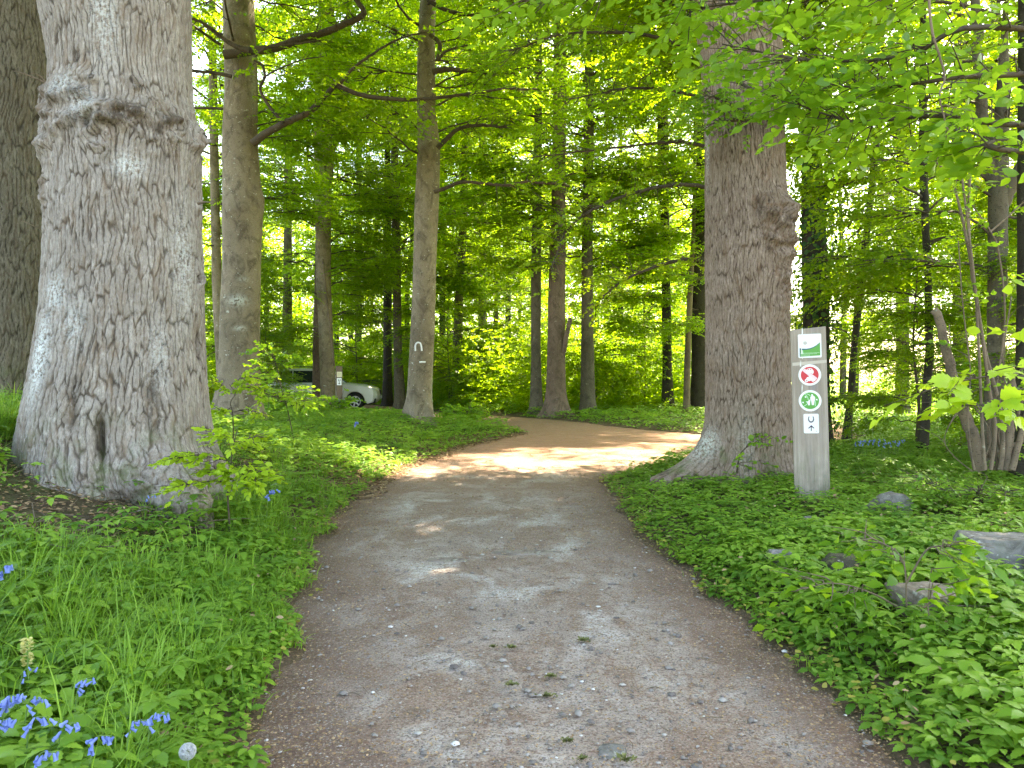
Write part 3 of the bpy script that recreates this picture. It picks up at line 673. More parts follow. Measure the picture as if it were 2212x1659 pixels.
simple(33, [(300, 996, 1012), (480, 992, 1010), (620, 984, 1001), (700, 980, 1000), (860, 974, 998)], 'spotted leaning beech first beyond the horseshoe-marked beech', M_beechd, crown='tall', crot=5.0, seed=208)
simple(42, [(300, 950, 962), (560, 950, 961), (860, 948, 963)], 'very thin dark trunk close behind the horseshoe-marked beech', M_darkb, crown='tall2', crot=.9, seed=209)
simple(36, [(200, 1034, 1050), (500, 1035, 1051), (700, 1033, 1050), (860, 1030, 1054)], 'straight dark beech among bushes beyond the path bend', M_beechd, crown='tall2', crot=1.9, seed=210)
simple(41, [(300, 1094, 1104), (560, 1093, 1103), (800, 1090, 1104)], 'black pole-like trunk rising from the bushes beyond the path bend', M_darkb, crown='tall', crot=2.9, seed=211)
simple(45, [(350, 1068, 1077), (560, 1067, 1076), (800, 1066, 1078)], 'faint thin trunk far between two dark beeches', M_beechd, crown='tall', crot=3.9, seed=212, top=16)
simple(27, [(250, 1154, 1171), (430, 1150, 1170), (600, 1147, 1169), (760, 1147, 1168), (890, 1145, 1172)], 'tall grey beech touching the wide red-brown trunk at the path end', M_beechd, crown='tall', crot=4.6, seed=213)
t11, b11, i11 = simple(25.6, [(100, 1196, 1224), (300, 1193, 1222), (520, 1189, 1222), (640, 1184, 1221), (760, 1182, 1221), (840, 1180, 1222), (890, 1176, 1226), (905, 1172, 1230)], 'wide red-brown tree with spreading roots at the far end of the path', M_redb, crown='tall2', crot=5.6, seed=214, flare=.28, name='tree', cat='tree')
limb(t11, b11, [P(1218, 760, 25.4), P(1223, 730, 25.3), P(1228, 705, 25.3), P(1231, 690, 25.3)], .09, .07, 215, M_redb)
simple(26.5, [(200, 1262, 1284), (380, 1260, 1282), (540, 1256, 1280), (700, 1256, 1282), (890, 1253, 1286)], 'grey green beech with a slim side stem just right of the red-brown tree', M_beechd, crown='tall', crot=.2, seed=216)
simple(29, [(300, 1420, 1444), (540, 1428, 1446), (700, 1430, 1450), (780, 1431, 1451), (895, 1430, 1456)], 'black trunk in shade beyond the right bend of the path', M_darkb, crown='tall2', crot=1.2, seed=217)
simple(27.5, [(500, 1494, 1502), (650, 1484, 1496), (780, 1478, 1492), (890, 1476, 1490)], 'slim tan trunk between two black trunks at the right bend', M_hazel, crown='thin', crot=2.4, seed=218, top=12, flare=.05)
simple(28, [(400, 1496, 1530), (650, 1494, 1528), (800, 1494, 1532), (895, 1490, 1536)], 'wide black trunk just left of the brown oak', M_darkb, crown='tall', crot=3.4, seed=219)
simple(52, [(400, 1120, 1126), (800, 1119, 1127)], 'hair-thin trunk far behind the path end', M_darkb, crown='tall2', crot=2.7, seed=220, top=16, flare=.03)
simple(38, [(300, 615, 632), (600, 612, 630), (850, 608, 634)], 'shaded beech trunk half hidden in leaves behind the parked car', M_beechd, crown='tall', crot=4.4, seed=221)
simple(44, [(300, 770, 782), (600, 768, 781), (850, 766, 782)], 'slender trunk deep in the wood above the car bonnet', M_beechd, crown='tall2', crot=5.4, seed=222)
simple(48, [(400, 1336, 1346), (850, 1334, 1348)], 'slender dark trunk deep in the wood over the path bend', M_darkb, crown='tall', crot=.7, seed=223)
# right of the oak: slim stems against the bright meadow
ti, bi, ii = simple(13.5, [(-20, 1742, 1772), (200, 1738, 1775), (420, 1732, 1776), (600, 1734, 1790), (800, 1738, 1790), (960, 1735, 1792)], 'dark trunk wrapped in ivy right behind the tall sign post', M_darkb, crown='tall', crot=2.0, csc=(1, 1, .95), seed=231, top=18, name='ivy_clad_tree', cat='tree')
rng = np.random.default_rng(5); g = Geo(); n = 2300
zz = rng.uniform(0, 1, n) ** .8 * 9; zz = zz + ii[0][0] * 0 + .3; aa = rng.uniform(-math.pi * 1.1, .3, n); rr = np.interp(zz, ii[0], ii[2]) + np.abs(rng.normal(0, .14, n)) + .02
O = np.stack([np.interp(zz, ii[0], ii[1]) + rr * np.cos(aa), 13.5 + rr * np.sin(aa), zz], -1) - bi
Zn = np.stack([np.cos(aa), np.sin(aa), np.full(n, .5)], -1) + rng.normal(0, .4, (n, 3))
place(g, L8, O, np.stack([rng.normal(0, .5, n), rng.normal(0, .3, n), -np.ones(n)], -1), Zn, rng.uniform(.05, .10, n), rng.uniform(0, 1, n), 0, 1.2)
link('ivy', g.mesh('ivy', [M_ivy]), ti)
simple(15, [(200, 1896, 1908), (330, 1884, 1898), (480, 1868, 1882), (620, 1850, 1866), (760, 1838, 1852), (880, 1828, 1842), (960, 1818, 1838)], 'slim leaning stem second beyond the sign post, against the bright meadow', M_darkb, top=11, crown='thin', crot=.3, csc=(.8, .8, .8), seed=232, flare=.03, name='young_beech', cat='tree')
simple(11.5, [(-20, 1990, 2000), (200, 1985, 2000), (420, 1988, 2004), (600, 1998, 2012), (760, 2000, 2016), (900, 1990, 2008), (1005, 1978, 2000)], 'upright slim stem midway between sign post and hazel bush', M_darkb, top=10, crown='thin', crot=1.3, csc=(.75, .75, .85), seed=233, flare=.03, name='young_beech', cat='tree')
t5, b5, i5 = simple(9.5, [(330, 2146, 2178), (400, 2138, 2178), (470, 2136, 2174), (600, 2136, 2172), (760, 2134, 2168), (900, 2126, 2166), (1010, 2116, 2172)], 'forked dark tree rising out of the hazel stems', M_beechd, top=6.2, crown=None, seed=234, flare=.05, name='forked_tree', cat='tree')
limb(t5, b5, [P(2150, 400, 9.5), P(2128, 330, 9.5), P(2120, 240, 9.5), P(2112, 100, 9.5), P(2105, -60, 9.5)], .09, .05, 235, M_beechd)
limb(t5, b5, [P(2165, 440, 9.5), P(2195, 380, 9.4), P(2225, 330, 9.3), P(2260, 250, 9.2)], .09, .05, 236, M_beechd)
add_crown(t5, 'thin', 4.4, (.8, .8, .8))
simple(8.6, [(-40, 2204, 2244), (300, 2202, 2244), (600, 2200, 2242), (860, 2198, 2246), (1010, 2192, 2252)], 'dark trunk half cut off by the picture edge behind the hazel', M_darkb, top=9, crown=None, seed=237, flare=.06, name='tree', cat='tree')
simple(12.5, [(950, 2078, 2118), (975, 2074, 2122), (1000, 2070, 2126)], 'short grey stump seen low between the hazel stems', M_beechb, top=float(P(2090, 915, 12.5)[2]), crown=None, seed=238, flare=.05, name='tree_stump', cat='stump')

# ---- young trees under the big ones
def young(x, d, sc, rot, label, proto='low', stem_r=.035, group=None):
    gz = float(ground_z(np.array([x]), np.array([d]))[0]); t = thing('young_beech', label, 'young tree', (x, d, gz), group)
    g = Geo(); p = smooth_curve([(0, 0, -.1), (.05, 0, 1.5 * sc), (-.03, .04, 3.6 * sc), (.05, 0, 7 * sc)], 14); V, f = tube(p, np.linspace(stem_r, .006, 14), 6); g.add(V, f, 0)
    link('trunk', g.mesh('trunk', [M_twig], True), t); add_crown(t, proto, rot, (sc, sc, sc)); return t
young(-8.3, 25.5, .42, .3, 'small bushy young beech just right of the thick smooth beech')
young(-9.8, 28, .7, 1.3, 'tall bushy young beech hiding the tail of the parked car')
young(-7.6, 37, 1.0, 2.3, 'young beech with a full crown behind the roof of the parked car')
young(-2.6, 31, .75, 3.3, 'young beech lit by the sun between horseshoe-marked beech and path bend')
young(.3, 33, .8, 4.3, 'young beech behind the bushes at the path bend')
young(3.3, 30, .8, 5.3, 'young beech behind the grey beech right of the red-brown tree')
young(5.4, 31, 1.0, .8, 'leafy young beech between the two shaded trunks at the right bend')
young(-11.5, 27, 1.1, 1.8, 'leafy young beech seen behind the burled pale oak')
young(9.6, 17.5, .85, 2.8, 'leafy young tree before the bright meadow, right of the sign post')
young(12.0, 16.0, .8, 3.8, 'leafy young tree at the meadow edge behind the hazel')
young(6.6, 12.4, .5, .5, 'small leafy young beech just right of the sign post, behind the ivy-clad trunk')
young(8.6, 12.2, .55, 1.5, 'small leafy young beech right behind the hazel stems')
young(6.9, 10.0, .50, 4.2, 'low leafy young beech beside the forked dark tree')
for k_, (px_, d_, w_, l_) in enumerate([(1950, 24, 26, 'dark trunk at the far side of the clearing, right of the upright slim stem'), (2075, 22, 30, 'dark trunk at the clearing edge behind the sawn hazel stem'), (2150, 26, 26, 'far trunk behind the hazel at the edge of the clearing')]):
    simple(d_, [(300, px_ - w_ / 2, px_ + w_ / 2), (880, px_ - w_ / 2, px_ + w_ / 2)], l_, M_beechd, crown='thin', crot=k_ * 1.1, seed=241 + k_, csc=(1, 1, 1.1))

# ------------------------------------------------------------------ far wood and undergrowth (stuff)
def leafmass(name, seed, n, fx, M, ls, mats, leafidx=0, flat=.3, splen=(.4, .9), **kw):
    rng = np.random.default_rng(seed); g = Geo()
    O = fx(rng, n); D = rng.normal(0, 1, (len(O), 3)); D[:, 2] *= .25
    sprays(g, rng, O, D, rng.uniform(*splen, len(O)), M, ls, L4, 0, .2, flat, np.clip(.5 + .5 * fbm(O[:, 0] * .3, O[:, 1] * .3, O[:, 2] * .5, 77, 2), 0, 1))
    return g
def fx_under(rng, n):
    x = rng.uniform(-20, 13, n * 3); y = rng.uniform(27, 44, n * 3)
    z = rng.uniform(0, 1, n * 3) ** 1.3 * (1.5 + 4.6 * (.5 + .5 * fbm(x * .35, y * .35, 0, 8, 3)) ** 1.3)
    k = (path_sd(x, y) > .5) & (fbm(x * .8, y * .8, z * 1.4, 9, 3) > -.32) & ~((x < -4.2) & (x > -12) & (y < 35.5)) & ~((x > 9)) & (y > 27 + .2 * x)
    return np.stack([x, y, z + .1], -1)[k][:n]
g = leafmass('undergrowth', 61, 36000, fx_under, 12, .11, None)
link('undergrowth', g.mesh('undergrowth', [M_beech]), kind='stuff', label='leafy bushes filling the space between the far trunks')
def fx_far(rng, n):
    x = rng.uniform(-60, 40, n * 3); y = rng.uniform(44, 76, n * 3); z = rng.uniform(0, 1, n * 3) ** 1.35 * (15 + 3 * fbm(x * .15, y * .15, 0, 18, 3))
    k = (fbm(x * .22, y * .22, z * .35, 19, 3) > -.30) & (x < 12 + (y - 46) * .4)
    return np.stack([x, y, z], -1)[k][:n]
g = leafmass('far_woodland', 62, 42000, fx_far, 12, .24, None, splen=(.9, 1.8))
rng = np.random.default_rng(63)
for k in range(70):
    x, y = rng.uniform(-50, 26), rng.uniform(48, 75); V, f = tube(np.array([(x, y, -.5), (x + rng.normal(0, .2), y, 6), (x + rng.normal(0, .4), y, 15)]), [.22, .18, .08], 6); g.add(V, f, 1)
def fx_hedge(rng, n):
    x = rng.uniform(12, 70, n * 3); y = rng.uniform(52, 62, n * 3); z = rng.uniform(0, 1, n * 3) * (17 + 3 * fbm(x * .15, y * .15, 0, 18, 3))
    k = (fbm(x * .22, y * .22, z * .35, 19, 3) > -.1); return np.stack([x, y, z - .4], -1)[k][:n]
link('far_woodland', g.mesh('far_woodland', [M_beech, M_darkb]), kind='stuff', label='distant wood of leaves and thin trunks closing the view')
g = leafmass('meadow_hedge', 64, 11000, fx_hedge, 12, .2, None, splen=(.9, 1.8))
link('meadow_treeline', g.mesh('meadow_treeline', [M_beech]), kind='stuff', label='sunlit line of trees beyond the bright meadow')

# ------------------------------------------------------------------ ground cover
TR = [(-3.6, 7.0, 1.0), (-6.7, 10, .8), (2.9, 9.5, .72), (-6.0, 17, .6), (-2.2, 19, .45), (3.05, 7.7, .15), (1.92, 5.45, .12), (3.42, 6.9, .18), (2.2, 5.0, .16), (3.2, 4.95, .36), (2.36, 4.3, .22), (2.62, 6.6, .08)]
def scatter(rng, n, x0, x1, y0, y1, sdmin=.02, sdmax=99, clump=None):
    x = rng.uniform(x0, x1, n); y = rng.uniform(y0, y1, n); sd = path_sd(x, y)
    k = (sd > sdmin) & (sd < sdmax) & (np.abs(x) < y * .74 + .8)
    for tx, ty, tr in TR: k &= np.hypot(x - tx, y - ty) > tr
    if clump is not None: k &= clump(x, y) > rng.uniform(0, 1, n)
    x, y, sd = x[k], y[k], sd[k]
    return x, y, ground_z(x, y, sd), sd
def bare(x, y):       # how overgrown the soil is: the bank beside the burled oak is partly bare
    return 1 - .97 * np.exp(-(((x + 3.6) / 1.05) ** 2 + ((y - 5.4) / .95) ** 2) ** 1.5) - .6 * np.exp(-((x + 2.7) / .7) ** 2 - ((y - 5.9) / .3) ** 2) - .75 * np.exp(-((x - 3.9) / .8) ** 2 - ((y - 6.0) / .6) ** 2)
def herbs():
    rng = np.random.default_rng(301); g = Geo()
    def batch(n, x0, x1, y0, y1, hmin, hmax, ls, tmpl, k=5, cl=None, sdmin=.02):
        x, y, z, sd = scatter(rng, n, x0, x1, y0, y1, sdmin, 99, cl or bare)
        m = len(x); edge = ss(0, .5, sd)
        h = rng.uniform(hmin, hmax, m) * (.35 + .65 * edge) * (1 + .35 * fbm(x * 1.2, y * 1.2, 0, 33, 2))
        lean = rng.normal(0, .25, (m, 2)) * h[:, None]
        top = np.stack([x + lean[:, 0], y + lean[:, 1], z + h], -1)
        tint0 = np.clip(.5 + .5 * fbm(x * 1.5, y * 1.5, 0, 34, 2) + rng.normal(0, .22, m), 0, 1)
        a0 = rng.uniform(0, 6.28, m); s0 = ls * rng.uniform(.55, 1.35, m) * (.7 + .3 * edge)
        for q in range(k):
            a = a0 + (q - (k - 1) / 2) * (5.2 / k) + rng.normal(0, .15, m)
            X = np.stack([np.cos(a), np.sin(a), rng.uniform(-.35, .25, m)], -1)
            Z = np.array([0, 0, 1.]) + rng.normal(0, .16, (m, 3))
            sc = s0 * (1.1 - .25 * abs(q - (k - 1) / 2) / (k / 2))
            place(g, tmpl, top + X * (s0 * .22)[:, None], X, Z, sc, np.clip(tint0 + rng.normal(0, .08, m), 0, 1), 0, .82)
        return x, y, z, top
    batch(8500, -5, 0, 1.6, 6.2, .07, .24, .078, LT, cl=lambda x, y: bare(x, y) * (1 - .35 * ss(3.0, 4.2, y) * ss(-1.2, -1.8, x)))
    batch(8000, 0, 5.2, 1.6, 6.2, .05, .16, .080, LT)
    batch(2500, -5, 5.2, 1.6, 7, .04, .12, .042, L8, k=7)
    batch(5000, -7.5, 0, 6.2, 11, .07, .22, .085, L8, cl=lambda x, y: bare(x, y) * .6)
    batch(9000, 0, 7.5, 5.6, 11, .05, .15, .062, L8)
    batch(11000, -14, 13, 10.5, 19, .06, .22, .10, L4)
    batch(11000, -16, 16, 18.5, 36, .06, .26, .13, L4)
    # low small leaves close to the soil
    for n, x0, x1, y0, y1, ls, tm in ((30000, -5, 5.2, 1.6, 7, .032, L8), (26000, -8, 8, 7, 13, .045, L4), (24000, -14, 14, 13, 26, .07, L4)):
        x, y, z, sd = scatter(rng, n, x0, x1, y0, y1, .0, 99, lambda a, b: bare(a, b) + .05); m = len(x); a = rng.uniform(0, 6.28, m)
        place(g, tm, np.stack([x, y, z + rng.uniform(.005, .07, m)], -1), np.stack([np.cos(a), np.sin(a), rng.uniform(-.2, .4, m)], -1), np.array([0, 0, 1.]) + rng.normal(0, .3, (m, 3)), ls * rng.uniform(.6, 1.3, m), rng.uniform(0, .8, m), 0, 1.3)
    link('ground_cover', g.mesh('ground_cover', [M_herb]), kind='stuff', label='dense green ground elder leaves on both verges')
    # yellowed small leaves by the rocks and at the path edge
    g = Geo(); x, y, z, sd = scatter(rng, 2600, 2.2, 6.0, 4.6, 8.5, .2, 99, lambda a, b: .75 * np.exp(-((a - 4.3) / .9) ** 2 - ((b - 6.6) / .8) ** 2)); m = len(x); a = rng.uniform(0, 6.28, m)
    x2, y2, z2, s2 = scatter(rng, 9000, -2.6, 2.2, 2, 12, -.06, .12); x = np.append(x, x2); y = np.append(y, y2); z = np.append(z, z2); m = len(x); a = rng.uniform(0, 6.28, m)
    place(g, L8, np.stack([x, y, z + rng.uniform(.02, .09, m)], -1), np.stack([np.cos(a), np.sin(a), rng.uniform(-.2, .3, m)], -1), np.array([0, 0, 1.]) + rng.normal(0, .4, (m, 3)), rng.uniform(.02, .04, m), rng.uniform(0, 1, m), 0, 1.3)
    link('yellowed_weeds', g.mesh('yellowed_weeds', [M_yellow]), kind='stuff', label='small yellowish leaves along path edges and by the rocks')
def blades(g, rng, x, y, z, L, w, tint, bend=.6, a=None):
    m = len(x); a = rng.uniform(0, 6.28, m) if a is None else a; d = np.stack([np.cos(a), np.sin(a)], -1); s = np.stack([-np.sin(a), np.cos(a)], -1)
    b = L * bend * rng.uniform(.2, 1.3, m); rows = []
    for t, ww in ((0, 1.), (.35, .95), (.7, .65), (1, .0)):
        c = np.stack([x + d[:, 0] * b * t ** 2, y + d[:, 1] * b * t ** 2, z + L * (t - .38 * t ** 3 * np.minimum(b / L * 1.4, 1.2))], -1)
        off = np.concatenate([s * (w * ww / 2)[:, None], np.zeros((m, 1))], 1)
        rows += [c + off, c - off] if ww > 0 else [c]
    V = np.stack(rows, 1); o = (np.arange(m) * 7)[:, None, None]
    q = np.array([[0, 1, 3, 2], [2, 3, 5, 4]]); tr = np.array([[4, 5, 6]])
    g.add(V.reshape(-1, 3), [(q[None] + o).reshape(-1, 4), (tr[None] + o).reshape(-1, 3)], 0, np.repeat(tint, 7))
def grasses():
    rng = np.random.default_rng(311); g = Geo()
    cl = lambda f, k=.0: (lambda x, y: bare(x, y) * np.clip(.5 + 2.2 * fbm(x * f, y * f, 0, 44, 3) + k, 0, 1))
    for n, x0, x1, y0, y1, h, w, k in ((100000, -5.5, -.8, 2.2, 9, .34, .008, .02), (26000, -12, -1, 9, 19, .24, .010, .0), (16000, 1.2, 6, 5.5, 12, .16, .007, -.45), (9000, 1.2, 5, 2, 6, .20, .006, -.35), (9000, -14, 0, 19, 28, .26, .016, .0), (14000, 3, 14, 9, 18, .22, .012, .0)):
        x, y, z, sd = scatter(rng, n // 14, x0, x1, y0, y1, .04, 99, cl(1.6, k)); m = len(x)
        hh = h * rng.uniform(.45, 1.35, m) * (.4 + .6 * ss(0, .6, sd)) * (.25 + .75 * bare(x, y)); tn = rng.normal(.5, .25, m)
        q = rng.integers(6, 24, m); i = np.repeat(np.arange(m), q); r_ = np.abs(rng.normal(0, .035, len(i))) * (1 + y[i] * .06); a_ = rng.uniform(0, 6.28, len(i))
        blades(g, rng, x[i] + r_ * np.cos(a_), y[i] + r_ * np.sin(a_), z[i] - .01, hh[i] * rng.uniform(.5, 1.2, len(i)), w * rng.uniform(.6, 1.2, len(i)), np.clip(tn[i] + rng.normal(0, .12, len(i)), 0, 1), .8, a_ + rng.normal(0, .9, len(i)))
    link('grass', g.mesh('grass', [M_grass]), kind='stuff', label='fresh long grass growing among the verge leaves')
    g = Geo(); x = rng.uniform(9, 60, 26000); y = rng.uniform(18, 56, 26000); z = ground_z(x, y)
    k = path_sd(x, y) > .3; x, y, z = x[k], y[k], z[k]; m = len(x)
    blades(g, rng, x, y, z, rng.uniform(.2, .5, m), rng.uniform(.03, .06, m), rng.uniform(.3, 1, m))
    link('meadow_grass', g.mesh('meadow_grass', [M_grass]), kind='stuff', label='sunlit grass of the open meadow behind the trees')
herbs(); grasses()

def litter():
    rng = np.random.default_rng(321)
    ms = []
    for nm, a, b in (('dry_leaf', (.16, .085, .04), (.42, .30, .17)),):
        m, nt, bb = mat(nm, .85, .15); nt.links.new(ramp(nt, attr(nt, 'tint'), [(0, a), (1, b)]), bb.inputs['Base Color']); ms.append(m)
    g = Geo()
    def flakes(n, x0, x1, y0, y1, s0, s1, sdmin, sdmax, p=1.0, zoff=.006, bias=None):
        x = rng.uniform(x0, x1, n); y = y0 + (y1 - y0) * rng.uniform(0, 1, n) ** p; sd = path_sd(x, y)
        k = (sd > sdmin) & (sd < sdmax)
        if bias: k &= rng.uniform(0, 1, n) < bias(x, y, sd)
        x, y, sd = x[k], y[k], sd[k]; m = len(x)
        z = np.where(sd < 0.02, .012, ground_z(x, y, sd) + .01) + zoff * rng.uniform(0, 1, m)
        a = rng.uniform(0, 6.28, m)
        place(g, L8, np.stack([x, y, z], -1), np.stack([np.cos(a), np.sin(a), rng.normal(0, .15, m)], -1), np.array([0, 0, 1.]) + rng.normal(0, .3, (m, 3)), rng.uniform(s0, s1, m), np.clip(rng.beta(2, 2.2, m), 0, 1), 0, rng.uniform(.5, 1.2, m))
    ef = lambda x, y, sd: .35 + .65 * np.exp(-((sd + .1) / .35) ** 2) * 1.0 + .3 * fbm(x * 2, y * 2, 0, 60, 3)
    flakes(60000, -2.3, 2.2, 2.3, 9, .005, .018, -9, .05, 1.3, bias=ef)
    flakes(14000, -2.4, 4, 7, 15, .015, .03, -9, .1, 1.2, bias=ef)
    flakes(20000, -3.2, 0.6, 9, 18.5, .03, .06, -.25, .9, 1.)          # drift of brown leaves on the left edge
    flakes(3500, 1.0, 3.8, 8.5, 13.5, .03, .05, -.15, .55)
    flakes(9000, -6, -2.4, 4.0, 8, .02, .05, .1, 9, 1., .03, lambda x, y, sd: 1.25 - bare(x, y))
    flakes(4000, 3, 6.2, 4.5, 8.5, .02, .05, .1, 9, 1., .03, lambda x, y, sd: 1.2 - bare(x, y))
    for n_, x0, x1, y0, y1 in ((900, -4.5, -1, 2.2, 9), (1100, 1.2, 5.5, 2.2, 9)):
        x = rng.uniform(x0, x1, n_); y = rng.uniform(y0, y1, n_); sd = path_sd(x, y); k = sd > .05; x, y, sd = x[k], y[k], sd[k]; m = len(x); a = rng.uniform(0, 6.28, m)
        place(g, L8, np.stack([x, y, ground_z(x, y, sd) + rng.uniform(.03, .15, m)], -1), np.stack([np.cos(a), np.sin(a), rng.normal(0, .4, m)], -1), np.array([0, 0, 1.]) + rng.normal(0, .5, (m, 3)), rng.uniform(.02, .045, m), rng.uniform(.3, 1, m), 0, .8)
    link('leaf_litter', g.mesh('leaf_litter', ms), kind='stuff', label='scattered dry brown leaf bits and bud scales on path and banks')
    # pebbles
    m, nt, bb = mat('pebble', .8, .25); nt.links.new(ramp(nt, attr(nt, 'tint'), [(0, (.12, .10, .09)), (.55, (.26, .23, .20)), (.9, (.40, .37, .33)), (1, (.58, .56, .52))]), bb.inputs['Base Color'])
    octv = np.array([[1, 0, 0], [0, 1, 0], [-1, 0, 0], [0, -1, 0], [0, 0, 1.], [0, 0, -1.], [.7, .7, .45], [-.7, .7, .4], [-.7, -.7, .45], [.7, -.7, .4]])
    of = np.array([[0, 6, 4], [6, 1, 4], [1, 7, 4], [7, 2, 4], [2, 8, 4], [8, 3, 4], [3, 9, 4], [9, 0, 4], [0, 1, 6], [1, 2, 7], [2, 3, 8], [3, 0, 9]])
    g = Geo()
    for n, p, y1, s0, s1 in ((9000, 1.6, 9, .003, .010), (900, 1.5, 7, .010, .022)):
        x = rng.uniform(-1.8, 2.0, n); y = 2.3 + (y1 - 2.3) * rng.uniform(0, 1, n) ** p; sd = path_sd(x, y)
        k = (sd < -.02) & (rng.uniform(0, 1, n) < .35 + .65 * np.exp(-((x - .25 - .1 * 0) / .6) ** 2) * (1.2 - y / 9)); x, y = x[k], y[k]; mm = len(x)
        s = rng.uniform(s0, s1, mm) * rng.uniform(.6, 1.4, mm); a = rng.uniform(0, 6.28, mm)
        X = np.stack([np.cos(a), np.sin(a), a * 0], -1); Y = np.stack([-np.sin(a), np.cos(a), a * 0], -1)
        asp = rng.uniform(.55, 1, mm); hh = rng.uniform(.35, .7, mm); T = octv
        V = np.stack([x, y, .004 + s * hh * .3], -1)[:, None] + s[:, None, None] * (T[None, :, 0, None] * X[:, None] + T[None, :, 1, None] * (Y * asp[:, None])[:, None]) + (s * hh)[:, None, None] * T[None, :, 2, None] * np.array([0, 0, 1.])
        tt = rng.beta(1.6, 2.2, mm); tt = np.where(rng.uniform(0, 1, mm) < .035, 1.0, tt)
        g.add(V.reshape(-1, 3), (of[None] + (np.arange(mm) * len(octv))[:, None, None]).reshape(-1, 3), 0, np.repeat(tt, len(octv)))
    link('gravel', g.mesh('gravel', [m], True), kind='stuff', label='small pebbles pressed into the path surface')
    g = Geo()
    for k in range(170):
        x, y = rng.uniform(-2.2, 2.0), 2.4 + 7 * rng.uniform(0, 1) ** 1.4
        if float(path_sd(np.array([x]), np.array([y]))[0]) > 0: continue
        a = rng.uniform(0, 6.28); L = rng.uniform(.03, .12); d = np.array([math.cos(a), math.sin(a), 0]) * L
        q = np.array([x, y, .012]); V, f = tube(np.array([q, q + d * .5 + [rng.normal(0, .006), rng.normal(0, .006), .004], q + d]), [.0018, .002, .001], 4); g.add(V, f)
    for k in range(110):
        x, y = (rng.uniform(-4.9, -2.3), rng.uniform(4.6, 6.4)) if k < 85 else (rng.uniform(3.6, 5.4), rng.uniform(5.2, 7))
        z = float(ground_z(np.array([x]), np.array([y]))[0]) + rng.uniform(.02, .07); a = rng.uniform(0, 6.28); L = rng.uniform(.15, .5); d = np.array([math.cos(a), math.sin(a), rng.uniform(-.1, .2)]) * L
        q = np.array([x, y, z]); V, f = tube(np.array([q, q + d * .5 + rng.normal(0, .03, 3), q + d]), [.005, .004, .002], 5); g.add(V, f)
    link('fallen_twigs', g.mesh('fallen_twigs', [M_hazel]), kind='stuff', label='thin dry twigs lying on path and bank')
litter()

# moss tufts on the path
rng = np.random.default_rng(331); M_moss = leaf_mat('moss', (.10, .11, .03), (.20, .20, .06), (.12, .13, .03), .15)
for k, (px, py, s) in enumerate([(1260, 1392, 1.3), (1105, 1408, .9), (1190, 1472, .9), (1105, 1490, 1.), (1182, 1515, 1.), (1225, 1615, .7), (1350, 1655, 1.2), (1255, 1655, .9), (1065, 1406, .6)]):
    d = CAM_H * F / (py - HZ); q = P(px, py, d); n = 60; g = Geo(); a = rng.uniform(0, 6.28, n)
    r = np.abs(rng.normal(0, .010, n)) * s; O = np.stack([r * np.cos(a) * 1.5, r * np.sin(a), rng.uniform(0, .008, n)], -1)
    place(g, L4, O, np.stack([np.cos(a), np.sin(a), rng.uniform(.2, 1.2, n)], -1), np.array([0, 0, 1.]) + rng.normal(0, .4, (n, 3)), rng.uniform(.010, .020, n) * s ** .5, rng.uniform(0, 1, n))
    link('moss_tuft', g.mesh('moss_tuft', [M_moss]), None, (q[0], d, .012), label='small olive moss tuft growing in the gravel path', cat='moss', group='moss tufts in the gravel path')

# ------------------------------------------------------------------ the sign post
def prism(outline, y0, y1):
    """outline (x, z) extruded from y0 (front) to y1"""
    n = len(outline); o = np.asarray(outline, float)
    V = [(x, y0, z) for x, z in o] + [(x, y1, z) for x, z in o]
    F_ = [list(range(n)), list(range(2 * n - 1, n - 1, -1))] + [[i, i + n, (i + 1) % n + n, (i + 1) % n] for i in range(n)]
    return V, F_
def poly(name, parts, mats, parent, label=None, bevel=0.0, smooth=False):
    """parts: list of (V, F, material index) joined in one mesh"""
    V = []; Fs = []; mi = []
    for v, f, m in parts:
        k = len(V); V += [tuple(map(float, p)) for p in v]; Fs += [[i + k for i in q] for q in f]; mi += [m] * len(f)
    me = bpy.data.meshes.new(name); me.from_pydata(V, [], Fs)
    for m in mats: me.materials.append(m)
    me.polygons.foreach_set('material_index', mi)
    if smooth: me.polygons.foreach_set('use_smooth', [True] * len(Fs))
    import bmesh
    bm = bmesh.new(); bm.from_mesh(me); bmesh.ops.recalc_face_normals(bm, faces=bm.faces); bm.to_mesh(me); bm.free()
    o = link(name, me, parent, label=label)
    if bevel: b = o.modifiers.new('bevel', 'BEVEL'); b.width = bevel; b.segments = 2; b.limit_method = 'ANGLE'
    return o
def rrect(x0, x1, z0, z1, r, n=5):
    o = []
    for cx, cz, a in ((x1 - r, z1 - r, 0), (x0 + r, z1 - r, 90), (x0 + r, z0 + r, 180), (x1 - r, z0 + r, 270)):
        for k in range(n + 1): t = math.radians(a + 90 * k / n); o.append((cx + r * math.cos(t), cz + r * math.sin(t)))
    return o
def disc(cx, cz, r, n=40, sx=1.0): return [(cx + r * sx * math.cos(2 * math.pi * k / n), cz + r * math.sin(2 * math.pi * k / n)) for k in range(n)]
def stroke(pts, w, n=None):
    p = smooth_curve([(a, 0, b) for a, b in pts], n or 6 * len(pts))[:, [0, 2]] if len(pts) > 2 else np.array(pts, float)
    T = unit(np.gradient(p, axis=0)); Nn = np.stack([-T[:, 1], T[:, 0]], -1); w = np.broadcast_to(np.asarray(w, float), (len(p),))[:, None]
    return [tuple(q) for q in p + Nn * w / 2] + [tuple(q) for q in (p - Nn * w / 2)[::-1]]
M_wood, nt, b = mat('weathered_post_wood', .85, .15)
cw = ramp(nt, noise(nt, 4, 6, .65, (6, 6, .35), dist=.4), [(.3, (.26, .21, .17)), (.55, (.39, .325, .27)), (.75, (.50, .43, .355))])
